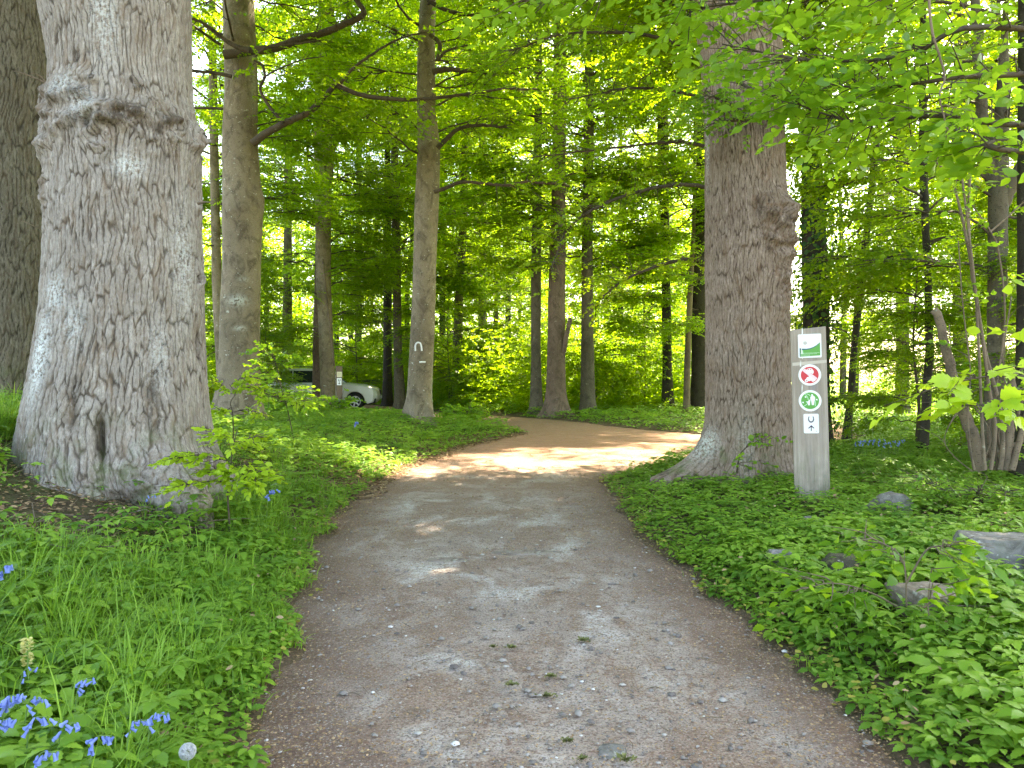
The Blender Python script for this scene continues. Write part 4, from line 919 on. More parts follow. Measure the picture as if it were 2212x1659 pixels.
cw = mixc(nt, ramp(nt, noise(nt, 1.4, 4, .6, (1.6, 1, .5), dist=.8), [(.5, (0, 0, 0)), (.62, (.75, .75, .75))]), cw, (.27, .25, .26))
cw = mixc(nt, ramp(nt, noise(nt, 30, 4, .7, (4, 4, .2)), [(.6, (0, 0, 0)), (.7, (.5, .5, .5))]), cw, (.16, .13, .11))
tcz = nt.nodes.new('ShaderNodeTexCoord'); sz_ = nt.nodes.new('ShaderNodeSeparateXYZ'); nt.links.new(tcz.outputs['Object'], sz_.inputs[0])
mz = N(nt, 'ShaderNodeMapRange'); mz.inputs[1].default_value = .55; mz.inputs[2].default_value = .0; nt.links.new(sz_.outputs[2], mz.inputs[0])
mm_ = nt.nodes.new('ShaderNodeMath'); mm_.operation = 'MULTIPLY'; nt.links.new(mz.outputs[0], mm_.inputs[0]); nt.links.new(ramp(nt, noise(nt, 7, 5, .7, (2, 2, .6)), [(.36, (0, 0, 0)), (.62, (.9, .9, .9))]), mm_.inputs[1])
cw = mixc(nt, mm_.outputs[0], cw, (.16, .16, .10))
nt.links.new(cw, b.inputs['Base Color']); bump(nt, b, noise(nt, 30, 4, .7, (4, 4, .2)), .7, .008)
M_signw = plain('sign_white', (.80, .80, .80), .35, .5); M_signg = plain('sign_green', (.09, .34, .06), .4, .4)
M_signr = plain('sign_red', (.62, .035, .05), .4, .4); M_signp = plain('sign_pink', (.80, .58, .60), .4, .4); M_signk = plain('sign_ink', (.035, .03, .06), .5, .3)
M_signb = plain('sign_navy', (.03, .10, .16), .5, .3); M_drop = plain('bird_dropping', (.78, .77, .73), .8, .2); M_steel = plain('screw_steel', (.35, .35, .34), .35, .5, .7)
M_mint = plain('sign_pale_green', (.45, .70, .45), .4, .4)

pb = P(3250 * .54004, 1985 * .54004, 7.7); gz = float(ground_z(np.array([pb[0]]), np.array([7.7]))[0])
S = 3036.7 / 7.7 * .9995
post = thing('sign_post', 'tall weathered wooden post carrying four small signs, before the brown oak', 'sign post', (pb[0], 7.7, pb[2]))
post.rotation_euler = (0, math.radians(-1.75), math.radians(-19))
lx = lambda px, py: ((px - 3250) + (1985 - py) * .0300) / S * 1.0
lz = lambda py: (1985 - py) / S
K = lambda px, py: (lx(px, py), lz(py))
hw = .168; D0 = .0
V, Fc = prism([(-hw, -.5), (hw, -.5), (hw, lz(1307)), (.02, lz(1311)), (-hw, lz(1316))], D0, .20)
poly('post', [(V, Fc, 0)], [M_wood], post, bevel=.006)
# shallow groove across the post under the first sign
V, Fc = prism([K(3172, 1448), K(3300, 1440), K(3300, 1452), K(3172, 1461)], -.0012, .004); poly('saw_mark', [(V, Fc, 0)], [plain('pale_wood', (.55, .48, .41), .8)], post)
drips = []
for pts, w in (([K(3208, 1310), K(3209, 1325), K(3208, 1342)], [.010, .013, .011]), ([K(3209, 1428), K(3209, 1434)], .006), ([K(3204, 1440), K(3203, 1452), K(3203, 1464)], [.004, .006, .013]), ([K(3209, 1536), K(3209, 1550), K(3208, 1570)], [.003, .009, .002])):
    w = np.interp(np.linspace(0, 1, 18 if len(pts) > 2 else 2), np.linspace(0, 1, len(np.atleast_1d(w))), np.atleast_1d(w)); drips.append((*prism(stroke(pts, w, 18), -.0022, .002), 0))
[poly('bird_dropping', [q_], [M_drop], post) for q_ in drips]
T0 = -.0045      # plate face
def plate(name, outline, extra, label):
    parts = [(*prism(outline, T0, -.0003), 0)]; mats = [M_signw]
    for k, (o, m) in enumerate(extra):
        if m not in mats: mats.append(m)
        parts.append((*prism(o, T0 - .0006 * (1 + k * .25), T0 + .0004), mats.index(m)))
    o = poly(name, parts, mats, post, label)
    return o
# 1: white plate with a green hill
Lk = lambda x, y: K(3140 + x / 6.38, 1290 + y / 6.38)
hill = [Lk(375, 650), Lk(450, 665), Lk(540, 668), Lk(620, 658), Lk(700, 632), Lk(770, 592), Lk(820, 552), Lk(858, 510)]
blue = [Lk(375, 640), Lk(450, 655), Lk(540, 660), Lk(620, 650), Lk(700, 622), Lk(770, 582), Lk(820, 542), Lk(858, 505), Lk(858, 515), Lk(820, 560), Lk(770, 602), Lk(700, 645), Lk(620, 674), Lk(540, 686), Lk(450, 688), Lk(380, 685)]
ex = [(hill + [Lk(868, 842), Lk(382, 858)], M_signg), (blue, M_signb), ([Lk(375, 640), Lk(390, 640), Lk(396, 858), Lk(380, 862)], M_signb)]
ln = [(395, 765, 835), (400, 790, 790), (398, 822, 620)]
rg = np.random.default_rng(9)
for x0, yy, x1 in ln:
    x = x0
    while x < x1:      # three lines of tiny lettering, too small to read in the photograph
        wdt = rg.uniform(10, 26); ex.append(([Lk(x, yy + 12), Lk(x + wdt, yy + 12), Lk(x + wdt, yy), Lk(x, yy)], M_mint)); x += wdt + 6
ex.append(([Lk(408, 640), Lk(426, 640), Lk(440, 790), Lk(414, 790)], M_drop)); ex.append(([Lk(432, 690), Lk(452, 700), Lk(470, 790), Lk(440, 800)], M_mint))
plate('hill_sign', rrect(*[lx(3193, 1380), lx(3280, 1380)], lz(1430), lz(1335), .010), ex, 'square white sign with a green hill and tiny lettering')
poly('screw', [(*prism(disc(*Lk(507, 512), .017), T0 - .004, T0 + .001), 0), (*prism(disc(*Lk(507, 512), .010), T0 - .0055, T0), 0)], [M_steel], post)
# 2: no cars, no motorcycles
c2 = K(3237.2, 1499); R2 = 42.5 / S
Z2 = lambda x, y: K(3140 + x / 6.38, 1290 + y / 6.38)
bar = [Z2(438, 1215), Z2(500, 1165), Z2(805, 1420), Z2(745, 1495)]
car = [Z2(535, 1265), Z2(530, 1230), Z2(555, 1180), Z2(600, 1163), Z2(650, 1163), Z2(680, 1180), Z2(692, 1210), Z2(712, 1225), Z2(712, 1275), Z2(705, 1300), Z2(680, 1306), Z2(655, 1285), Z2(625, 1275), Z2(600, 1290), Z2(565, 1285)]
mot = [Z2(555, 1390), Z2(590, 1380), Z2(640, 1360), Z2(670, 1400), Z2(720, 1440), Z2(745, 1480), Z2(700, 1490), Z2(650, 1475), Z2(600, 1492), Z2(560, 1450), Z2(535, 1430)]
ex = [(disc(*c2, 33.5 / S), M_signr), (bar, M_signp), (car, M_signw), ([Z2(556, 1215), Z2(575, 1190), Z2(602, 1180), Z2(600, 1205)], M_signr), ([Z2(616, 1205), Z2(640, 1178), Z2(655, 1185), Z2(662, 1208)], M_signr),
      (mot, M_signw), (disc(*Z2(545, 1472), 6.6 / S, 20), M_signw), (disc(*Z2(545, 1472), 3.2 / S, 16), M_signr), (disc(*Z2(545, 1472), 1.6 / S, 12), M_signw), (disc(*Z2(698, 1468), 6.2 / S, 20), M_signw), (disc(*Z2(698, 1468), 3.2 / S, 16), M_signp), (disc(*Z2(698, 1468), 2 / S, 12), M_signw)]
plate('prohibition_sign', disc(*c2, R2, 48), ex, 'round red and white sign forbidding cars and motorcycles')
# 3: walkers welcome
c3 = K(3239, 1602); Z3 = lambda x, y: K(3140 + x / 7.54, 1540 + y / 7.54)
adult = [Z3(795, 600), Z3(780, 480), Z3(755, 430), Z3(750, 370), Z3(765, 335), Z3(790, 320), Z3(775, 300), Z3(780, 278), Z3(800, 266), Z3(822, 275), Z3(828, 300), Z3(835, 318), Z3(870, 340), Z3(890, 385), Z3(882, 425), Z3(872, 470), Z3(858, 598), Z3(828, 600)]
child = [Z3(690, 603), Z3(683, 545), Z3(668, 520), Z3(632, 505), Z3(630, 488), Z3(675, 490), Z3(700, 470), Z3(712, 445), Z3(735, 430), Z3(752, 445), Z3(755, 475), Z3(748, 520), Z3(742, 603), Z3(716, 606)]
ex = [(disc(*c3, 33.5 / S), M_signg)]
for pts in ([Z3(600, 270), Z3(650, 320), Z3(685, 390), Z3(695, 440)], [Z3(640, 255), Z3(700, 275), Z3(755, 320)], [Z3(560, 635), Z3(620, 600), Z3(680, 540)], [Z3(880, 455), Z3(900, 520), Z3(898, 580), Z3(890, 635)]): ex.append((stroke(pts, .006, 14), M_mint))
for x, y in ((618, 352), (548, 516), (932, 436)): ex.append((disc(*Z3(x, y), 2.9 / S, 10, 1.1), M_signw)); ex.append(([Z3(x - 30, y - 8), Z3(x, y - 14), Z3(x + 4, y + 8)], M_signw)); ex.append(([Z3(x, y), Z3(x + 34, y + 22), Z3(x + 8, y + 20)], M_signw))
ex += [(adult, M_signw), (child, M_signw)]
plate('walkers_sign', disc(*c3, R2, 48), ex, 'round green and white sign with an adult and a child')
# 4: horseshoe and arrow
Z4 = Z3
def horseshoe(cx, cz, w, h, th, n=26):
    u = [(-.36, .52), (-.44, .25), (-.47, 0), (-.38, -.27), (-.2, -.43), (0, -.47), (.2, -.43), (.38, -.27), (.47, 0), (.44, .25), (.36, .52)]
    k = 44; ww = np.interp(np.linspace(-1, 1, k), [-1, -.5, 0, .5, 1], [.6, 1, 1.05, 1, .6]) * w * th * .5
    return stroke([(cx + w * x * .88, cz + h * z * .92) for x, z in u], ww, k)
hs = horseshoe(*Z4(777, 1030), 170 / 7.54 / S, 185 / 7.54 / S, .42)
arrow = [Z4(770, 1380), Z4(773, 1262), Z4(712, 1312), Z4(697, 1290), Z4(783, 1205), Z4(872, 1290), Z4(858, 1310), Z4(795, 1262), Z4(797, 1380)]
ex = [(hs, M_signk), (arrow, M_signk), (disc(*Z4(927, 1390), 1.4 / S, 12), M_signk)]
for x, y in ((712, 1010), (707, 1050), (722, 1088), (842, 1010), (847, 1052), (832, 1088)): ex.append((disc(*Z4(x, y), .9 / S, 8), M_signw))
plate('horseshoe_sign', rrect(lx(3215.5, 1693), lx(3272, 1693), lz(1732.5), lz(1654.5), .012), ex, 'small white sign with a horseshoe above an upward arrow')

# ------------------------------------------------------------------ the small far waymark post
d2 = 25.0; w2 = P(731.5, 883, d2); s2 = F / d2
wp = thing('waymark_post', 'short brown post with a cream plate over a horseshoe sign, before the car', 'sign post', (w2[0], d2, w2[2])); wp.rotation_euler = (0, 0, math.radians(18))
M_brownp = plain('brown_post_wood', (.17, .12, .085), .85, .15)
q = lambda x, y: ((x - 1083) / 4.608 * .54 / s2, (940 - y) / 4.608 * .54 / s2)
a, b_ = q(1045, 940)[0], q(1152, 150)[0]
V, Fc = prism([(a, -.4), (b_, -.4), (b_, q(0, 155)[1]), (a, q(0, 148)[1])], 0, .20); poly('post', [(V, Fc, 0)], [M_brownp], wp, bevel=.008)
V, Fc = prism([(a - .012, q(0, 505)[1]), (a + .001, q(0, 505)[1]), (a + .001, q(0, 152)[1]), (a - .012, q(0, 152)[1])], .006, .19); poly('pale_post_side', [(V, Fc, 0)], [M_hazel], wp)  # paler strip for the visible left side of the post
V, Fc = prism([q(1052, 355), q(1147, 355), q(1147, 258), q(1052, 258)], -.006, .0); poly('cream_plate', [(V, Fc, 0)] + [(*prism([q(1068, y + 4), q(1130, y + 4), q(1130, y), q(1068, y)], -.0075, -.005), 1) for y in (285, 300, 315)], [plain('cream_paint', (.68, .60, .40), .5), plain('faded_line', (.50, .43, .28), .6)], wp)
V, Fc = prism([q(1052, 505), q(1138, 505), q(1138, 372), q(1052, 372)], -.006, .0)
hs = horseshoe(*q(1096, 412), 38 / 4.608 * .54 / s2, 46 / 4.608 * .54 / s2, .5)
ar = [q(1075, 475), q(1100, 475), q(1090, 488), q(1096, 492), q(1115, 470), q(1096, 448), q(1090, 453), q(1100, 465), q(1075, 465)]
poly('horseshoe_sign', [(V, Fc, 0), (*prism(hs, -.009, -.005), 1), (*prism(ar, -.009, -.005), 1)], [M_signw, M_signk], wp)
V, Fc = prism([q(1058, 930), q(1112, 930), q(1112, 755), q(1058, 755)], -.004, .0); poly('metal_plate', [(V, Fc, 0)], [plain('dull_zinc', (.42, .42, .44), .5, .5, .3)], wp)

# ------------------------------------------------------------------ the parked car (front to the right)
M_paint, nt, b = mat('silver_green_paint', .28, .5); b.inputs['Base Color'].default_value = (.55, .57, .54, 1); b.inputs['Metallic'].default_value = .35; b.inputs['Coat Weight'].default_value = .6
M_glass = plain('car_glass', (.015, .02, .02), .08, .6); M_tyre = plain('tyre_rubber', (.018, .018, .018), .8); M_rim = plain('alloy_rim', (.55, .55, .56), .3, .5, .6)
M_blackp = plain('black_plastic', (.02, .02, .022), .6); M_lamp = plain('lamp_glass', (.55, .58, .55), .12, .6); M_lampr = plain('red_lamp', (.35, .02, .02), .25)
carx, card = P(822, 870, 31.6)[0], 31.6
car = thing('parked_car', 'pale silver estate car parked side-on among the trees, nose to the right', 'car', (carx - 4.50, card - .5, 0.0)); car.rotation_euler = (0, 0, math.radians(7))
def arch(cx, r=.385, n=12): return [(cx - r * math.cos(math.pi * k / (n - 1)) , .345 + r * math.sin(math.pi * k / (n - 1))) for k in range(n)]
low = [(.06, .30)] + [(x, z) for x, z in arch(.92)] + [(1.35, .24), (3.1, .24)] + [(x, z) for x, z in arch(3.55)] + [(4.05, .24), (4.42, .30), (4.52, .42), (4.54, .60), (4.50, .78), (4.40, .885), (4.15, .965), (3.8, 1.02), (3.45, 1.06), (3.15, 1.10), (2.3, 1.06), (.9, 1.05), (.12, 1.06), (.0, .9), (-.02, .55)]
def lofted(outline, layers, shift):
    """layers: half widths; each ring is the outline moved by shift(x, z, layer)"""
    rings = []
    ys = [-w for w in layers[::-1]] + list(layers)
    L = len(layers)
    for k, y in enumerate(ys):
        lay = (L - 1 - k) if k < L else (k - L)
        rings.append([(*shift(x, z, lay),) for x, z in outline])
    V = [(x, y, z) for (y, r) in zip(ys, rings) for x, z in r]; n = len(outline); m = len(ys)
    Fc = [[i + k * n, (i + 1) % n + k * n, (i + 1) % n + (k + 1) * n, i + (k + 1) * n] for k in range(m - 1) for i in range(n)]
    Fc += [list(range(n)), list(range((m - 1) * n, m * n))[::-1]]
    return V, Fc
def bsh(x, z, l):
    p = [0, .35, 1.0][l]
    x2 = x - (.26 * p * max(0, (x - 4.0) / .54) ** 1.5) + (.10 * p if x < .2 else 0)
    z2 = z - (.02 * [0, .5, 2.4][l] if z > .86 else 0)
    return x2, z2
V, Fc = lofted(low, [.55, .80, .885], bsh); poly('body', [(V, Fc, 0)], [M_paint], car, smooth=False, bevel=.02)
top_o = [(.10, 1.03), (.22, 1.35), (.42, 1.60), (.62, 1.655), (1.5, 1.675), (2.25, 1.64), (2.45, 1.60), (3.22, 1.06)]
V, Fc = lofted(top_o, [.50, .60, .76], lambda x, z, l: (x, z)); V = [(x, y * (1 - .22 * max(0, z - 1.06) / .6) if abs(y) > .7 else y, z) for x, y, z in V]
poly('cabin', [(V, Fc, 0)], [M_paint], car, bevel=.03)
for sgn in (-1, 1):
    yb = lambda z: sgn * (.76 * (1 - .22 * (z - 1.06) / .6) + .006)
    for o in ([(.42, 1.10), (.36, 1.34), (.55, 1.55), (1.05, 1.57), (1.05, 1.10)], [(1.10, 1.10), (1.10, 1.575), (1.86, 1.575), (1.86, 1.10)], [(1.92, 1.10), (1.92, 1.575), (2.30, 1.56), (2.95, 1.12), (2.95, 1.10)]):
        V = [(x, yb(z), z) for x, z in o] + [(x, yb(z) - sgn * .02, z) for x, z in o]; n = len(o)
        Fc = [list(range(n)), list(range(2 * n - 1, n - 1, -1))] + [[i, i + n, (i + 1) % n + n, (i + 1) % n] for i in range(n)]; poly('window', [(V, Fc, 0)], [M_glass], car)
    V, f = tube(np.array([(.6, sgn * .56, 1.70), (.75, sgn * .56, 1.735), (2.1, sgn * .56, 1.735), (2.3, sgn * .56, 1.67)]), .02, 6, True); g = Geo(); g.add(V, f); link('roof_rail', g.mesh('roof_rail', [M_blackp], True), car)
    V, Fc = prism(rrect(2.72, 2.98, 1.07, 1.22, .04), sgn * .84 - .07, sgn * .84 + .07); poly('mirror', [(V, Fc, 0)], [M_paint], car, bevel=.02)
    o = [(4.05, .82), (4.12, .90), (4.36, .84), (4.47, .74), (4.44, .64), (4.22, .70)]
    V = []
    for off in (0.004, -.05):
        for x, z in o: V.append((bsh(x, z, 2)[0] + off * 1.2, sgn * (.885 + off - max(0, x - 4.05) * .25), z))
    n = len(o); Fc = [list(range(n)), list(range(2 * n - 1, n - 1, -1))] + [[i, i + n, (i + 1) % n + n, (i + 1) % n] for i in range(n)]; poly('headlight', [(V, Fc, 0)], [M_lamp], car, bevel=.01)
    V, Fc = prism([(.02, .80), (.02, 1.05), (.14, 1.10), (.16, .82)], sgn * .89 - .05, sgn * .89 + .003); poly('tail_light', [(V, Fc, 0)], [M_lampr], car)
    for hx in (1.72, 2.72): V, Fc = prism(rrect(hx - .10, hx + .10, .93, .965, .015), sgn * .895 - .02, sgn * .895 + .02); poly('door_handle', [(V, Fc, 0)], [M_paint], car)
    V, Fc = prism([(3.95, .24), (4.05, .40), (4.40, .46), (4.36, .28), (4.1, .22)], sgn * .80 - .06, sgn * .80 + .06); poly('bumper_trim', [(V, Fc, 0)], [M_blackp], car, bevel=.01)
    for wx in (.92, 3.55):
        w = link('wheel', None, car, (wx, sgn * .80, .335)); w.rotation_euler = (math.pi / 2, 0, 0)
        prof = [(.225, -.11), (.30, -.115), (.335, -.09), (.342, 0), (.335, .09), (.30, .115), (.225, .11)]
        th = np.linspace(0, 2 * np.pi, 40, endpoint=False); V = np.array([[(r * math.cos(t), r * math.sin(t), z) for r, z in prof] for t in th]).reshape(-1, 3); m = len(prof)
        i, j = np.meshgrid(np.arange(40), np.arange(m), indexing='ij'); f = np.stack([i * m + j, ((i + 1) % 40) * m + j, ((i + 1) % 40) * m + (j + 1) % m, i * m + (j + 1) % m], -1).reshape(-1, 4)
        g = Geo(); g.add(V, f); link('tyre', g.mesh('tyre', [M_tyre], True), w)
        parts = []; zz_ = .085 * (1 if sgn < 0 else -1)
        ring = lambda r0, r1, z0, z1: ([(r * math.cos(t), r * math.sin(t), z) for z in (z0, z1) for r in (r0, r1) for t in th], [[k + a_ * 40, (k + 1) % 40 + a_ * 40, (k + 1) % 40 + b2 * 40, k + b2 * 40] for k in range(40) for a_, b2 in ((0, 1), (1, 3), (3, 2), (2, 0))])
        parts.append((*ring(.20, .228, zz_ - .03, zz_ + .015), 0)); parts.append((*ring(.0, .055, zz_ - .03, zz_ + .01), 0)); parts.append((*ring(.0, .22, -zz_ * .2, -zz_ * .2 + .01), 1))
        for k in range(6):
            a_ = 2 * math.pi * k / 6 + .3; c, s_ = math.cos(a_), math.sin(a_)
            o = [(.03, -.035), (.21, -.022), (.21, .022), (.03, .035)]; V = [(x * c - y * s_, x * s_ + y * c, z) for z in (zz_ - .012, zz_ + .008) for x, y in o]
            parts.append((V, [[0, 1, 2, 3], [7, 6, 5, 4]] + [[i_, i_ + 4, (i_ + 1) % 4 + 4, (i_ + 1) % 4] for i_ in range(4)], 0))
        poly('rim', parts, [M_rim, M_blackp], w)
o = [(2.50, 1.585), (3.20, 1.08)]; V = [(2.50, -.50, 1.60), (3.24, -.62, 1.075), (3.24, .62, 1.075), (2.50, .50, 1.60), (2.46, -.50, 1.585), (3.20, -.62, 1.055), (3.20, .62, 1.055), (2.46, .50, 1.585)]
poly('windscreen', [(V, [[0, 1, 2, 3], [7, 6, 5, 4], [0, 4, 5, 1], [1, 5, 6, 2], [2, 6, 7, 3], [3, 7, 4, 0]], 0)], [M_glass], car)
V, Fc = lofted([(4.46, .62), (4.56, .62), (4.55, .78), (4.46, .80)], [.3, .45], lambda x, z, l: (x - .02 * l, z)); poly('grille', [(V, Fc, 0)], [M_blackp], car)
V = [(4.545, -.26, .44), (4.575, -.26, .44), (4.575, .26, .44), (4.545, .26, .44), (4.545, -.26, .55), (4.575, -.26, .55), (4.575, .26, .55), (4.545, .26, .55)]
poly('number_plate', [(V, [[0, 1, 2, 3], [7, 6, 5, 4], [0, 4, 5, 1], [1, 5, 6, 2], [2, 6, 7, 3], [3, 7, 4, 0]], 0)], [M_signw], car)
# floor and arch liners so nothing shows through
V, Fc = prism([(.4, .36), (4.1, .36), (4.1, .9), (.4, .9)], -.56, .56); poly('chassis', [(V, Fc, 0)], [M_blackp], car)

# ------------------------------------------------------------------ rocks
def rock(px, py, d, w, h, seed, material, label, dep=.8, sink=.42):
    c = P(px, py, d); sx, sz = w / F * d / 2, h / F * d; gz = float(ground_z(np.array([c[0]]), np.array([d]))[0])
    nu, nv = 110, 70; u, v = np.meshgrid(np.linspace(0, 2 * np.pi, nu, endpoint=False), np.linspace(0, np.pi, nv)); X = np.sin(v) * np.cos(u); Y = np.sin(v) * np.sin(u); Z = np.cos(v)
    rk = np.random.default_rng(seed); R = np.full(X.shape, 1.25)
    for _ in range(26):
        nn = unit(rk.normal(0, 1, 3)); dt = X * nn[0] + Y * nn[1] + Z * nn[2]; R = np.where(dt > .15, np.minimum(R, rk.uniform(.80, 1.05) / np.maximum(dt, .15)), R)
    R = R + .10 * fbm(X * 2, Y * 2, Z * 2, seed, 3) + .05 * fbm(X * 7, Y * 7, Z * 7, seed + 1, 4)
    X, Y, Z = [np.sign(a_) * np.abs(a_) ** .75 * R for a_ in (X, Y, Z)]
    V = np.stack([X * sx, Y * sx * dep, Z * sz * .62 + sz * (.5 - sink)], -1).reshape(-1, 3)
    i, j = np.meshgrid(np.arange(nv - 1), np.arange(nu), indexing='ij'); f = np.stack([i * nu + j, (i + 1) * nu + j, (i + 1) * nu + (j + 1) % nu, i * nu + (j + 1) % nu], -1).reshape(-1, 4)
    g = Geo(); g.add(V, f); me = g.mesh('rock', [material], True)
    link('rock', me, None, (c[0], d, gz + .02), label, 'rock', 'field stones on the right verge')
def stone(name, a, b2, c2, moss):
    m, nt, b = mat(name, .85, .2); c = ramp(nt, noise(nt, 5, 6, .65), [(.3, a), (.6, b2), (.8, c2)])
    c = mixc(nt, ramp(nt, noise(nt, 9, 4, .6), [(.52, (0, 0, 0)), (.6, (moss,) * 3)]), c, (.12, .13, .04)); c = mixc(nt, ramp(nt, noise(nt, 60, 3, .6), [(.6, (0, 0, 0)), (.68, (.5, .5, .5))]), c, a); c = mixc(nt, ramp(nt, noise(nt, 16, 5, .7), [(.6, (0, 0, 0)), (.64, (.8, .8, .8))]), c, (.44, .44, .38)); c = mixc(nt, ramp(nt, noise(nt, 7, 5, .7, dist=1.), [(.35, (.8, .8, .8)), (.5, (0, 0, 0))]), c, (a[0] * .55, a[1] * .52, a[2] * .48))
    nt.links.new(c, b.inputs['Base Color']); bump(nt, b, noise(nt, 25, 6, .7), .6, .01); return m
MS1 = stone('pale_stone', (.24, .22, .21), (.36, .33, .32), (.46, .43, .40), .1); MS2 = stone('grey_stone', (.14, .13, .115), (.21, .20, .18), (.31, .29, .26), .2)
MS3 = stone('mossy_stone', (.05, .045, .03), (.09, .085, .05), (.14, .13, .08), .8); MS4 = stone('brown_stone', (.19, .15, .12), (.29, .24, .20), (.37, .32, .27), .2)
rock(1690, 1168, 5.45, 72, 46, 401, MS1, 'small pale pinkish rock nearest the path, half sunk in green leaves')
rock(1925, 1080, 6.9, 96, 48, 402, MS2, 'flat grey rock lying right of the sign post foot')
rock(1822, 1205, 5.0, 90, 70, 403, MS3, 'dark mossy rock hidden under the sapling leaves')
rock(2180, 1225, 4.95, 240, 95, 404, MS2, 'largest smooth grey boulder cut by the picture edge', .7)
rock(2000, 1290, 4.3, 140, 80, 405, MS4, 'brownish flat rock in front of the large grey boulder')
rock(1752, 1118, 6.6, 44, 24, 406, MS2, 'tiny grey rock behind the small pale one')

# ------------------------------------------------------------------ hazel bush at the right
gzh = float(ground_z(np.array([4.9]), np.array([8.0]))[0]); hb = np.array([4.95, 8.0, gzh])
hz = thing('hazel_bush', 'hazel bush of many bare grey stems, one thick stem sawn off', 'bush', tuple(hb))
hp = lambda pts, d=8.0, dd=.0: [P(x, y, d - dd * k) for k, (x, y) in enumerate(pts)]
limb(hz, hb, hp([(2118, 1015), (2100, 940), (2072, 860), (2045, 760), (2020, 668)], 7.9), .070, .041, 501, M_hazel, name='sawn_stem', sides=12)
stems = [([(2128, 1015), (2122, 930), (2118, 840), (2112, 700), (2100, 560), (2080, 400), (2060, 300), (1990, 240)], .016), ([(2140, 1015), (2150, 930), (2140, 860), (2118, 700), (2092, 540), (2060, 400), (2010, 335)], .020),
         ([(2160, 1015), (2166, 960), (2160, 880), (2128, 760), (2105, 620), (2092, 480), (2100, 300)], .026), ([(2170, 1015), (2178, 950), (2182, 880), (2190, 800)], .060), ([(2150, 1015), (2188, 930), (2210, 860), (2260, 760)], .022),
         ([(2146, 1015), (2135, 950), (2140, 900), (2160, 850), (2205, 800), (2260, 740)], .016), ([(2110, 1015), (2130, 985), (2165, 975), (2212, 950), (2260, 930)], .030), ([(2105, 1015), (2095, 960), (2090, 880), (2096, 800), (2080, 660), (2070, 520)], .010),
         ([(2100, 1018), (2060, 985), (2040, 950), (2060, 900), (2080, 880)], .006), ([(2185, 1015), (2200, 960), (2215, 900), (2240, 820)], .035), ([(2120, 1010), (2140, 940), (2100, 870), (2060, 800), (2050, 700)], .008), ([(2155, 1010), (2145, 900), (2170, 700), (2160, 560), (2140, 500), (2090, 430)], .012), ([(2140, 500), (2175, 470), (2215, 435), (2260, 420)], .010),
         ([(2175, 1012), (2155, 940), (2175, 860), (2165, 780), (2185, 640)], .014)]
for k, (p_, r_) in enumerate(stems): limb(hz, hb, hp(p_, 7.6 + .06 * (k % 7)), r_, r_ * .5, 510 + k, M_hazel, nspray=0 if r_ > .03 else 7, ls=.07, tmpl=L8, leafm=M_near, M=6, spread=.2, t0=.45, name='stem', n=24, splen=(.15, .3))
# holly-like low sprouts at its foot
sh = thing('holly_sprout', 'glossy dark green low bush at the foot of the hazel stems', 'bush', (4.2, 6.9, float(ground_z(np.array([4.2]), np.array([6.9]))[0]))); sb = np.array(sh.location)
for k in range(7):
    a = rng.uniform(0, 6.28); limb(sh, sb, [sb, sb + [math.cos(a) * .2, math.sin(a) * .15, .15], sb + [math.cos(a) * .5, math.sin(a) * .4, .26]], .008, .003, 540 + k, M_twig, 16, .05, L8, M_herb, 9, .16, name='stem', t0=.2, splen=(.12, .22))

# ------------------------------------------------------------------ beech twigs overhanging from outside the frame
ob = thing('beech_tree', 'beech with big near leaves hanging into the upper right corner', 'beech tree', (5.4, 4.7, .2)); obb = np.array([5.4, 4.7, .2])
g = Geo(); p = smooth_curve([(0, 0, -.3), (.05, 0, 2), (-.05, .1, 5), (.1, 0, 9)], 24); V, f = tube(p, np.linspace(.2, .08, 24), 20); g.add(V, f); link('trunk', g.mesh('trunk', [M_beechd], True), ob)
T_ = lambda z: np.array([5.35, 4.7, z])
for k, (z, pts, ns, sp, ls_, tt) in enumerate([
        (3.2, [(2180, 60, 4.6), (1960, 120, 4.9), (1760, 130, 5.2), (1560, 95, 5.4)], 85, .55, .10, .7),
        (2.9, [(2200, 270, 4.5), (2030, 250, 4.7), (1850, 262, 5.0), (1720, 225, 5.2)], 58, .36, .10, .75),
        (4.0, [(2180, -40, 5.0), (1900, -20, 5.2), (1650, 0, 5.4), (1480, 20, 5.6)], 90, .42, .10, .6),
        (2.7, [(2220, 330, 4.2), (2140, 300, 4.3), (2060, 280, 4.5)], 26, .24, .105, .8),
        (4.2, [(1900, -90, 5.2), (1500, -60, 5.0), (1250, -30, 4.9), (1150, -12, 4.8)], 60, .30, .09, .6),
        (3.4, [(2210, 160, 4.7), (2050, 170, 4.8), (1900, 190, 4.9), (1780, 180, 4.9)], 44, .40, .10, .65)]):
    limb(ob, obb, [T_(z)] + [P(*q_) for q_ in pts], .022, .005, 560 + k, M_twig, ns, ls_, LT if 0 else L8, M_near, 8, sp, name='limb', t0=.22, splen=(.22, .42), tint=tt)
limb(ob, obb, [P(2005, -60, 4.3), P(2012, 60, 4.3), P(2040, 160, 4.35), P(2030, 210, 4.3), P(2050, 290, 4.3)], .008, .004, 569, M_hazel, 3, .08, L8, M_near, 5, .1, name='twig')

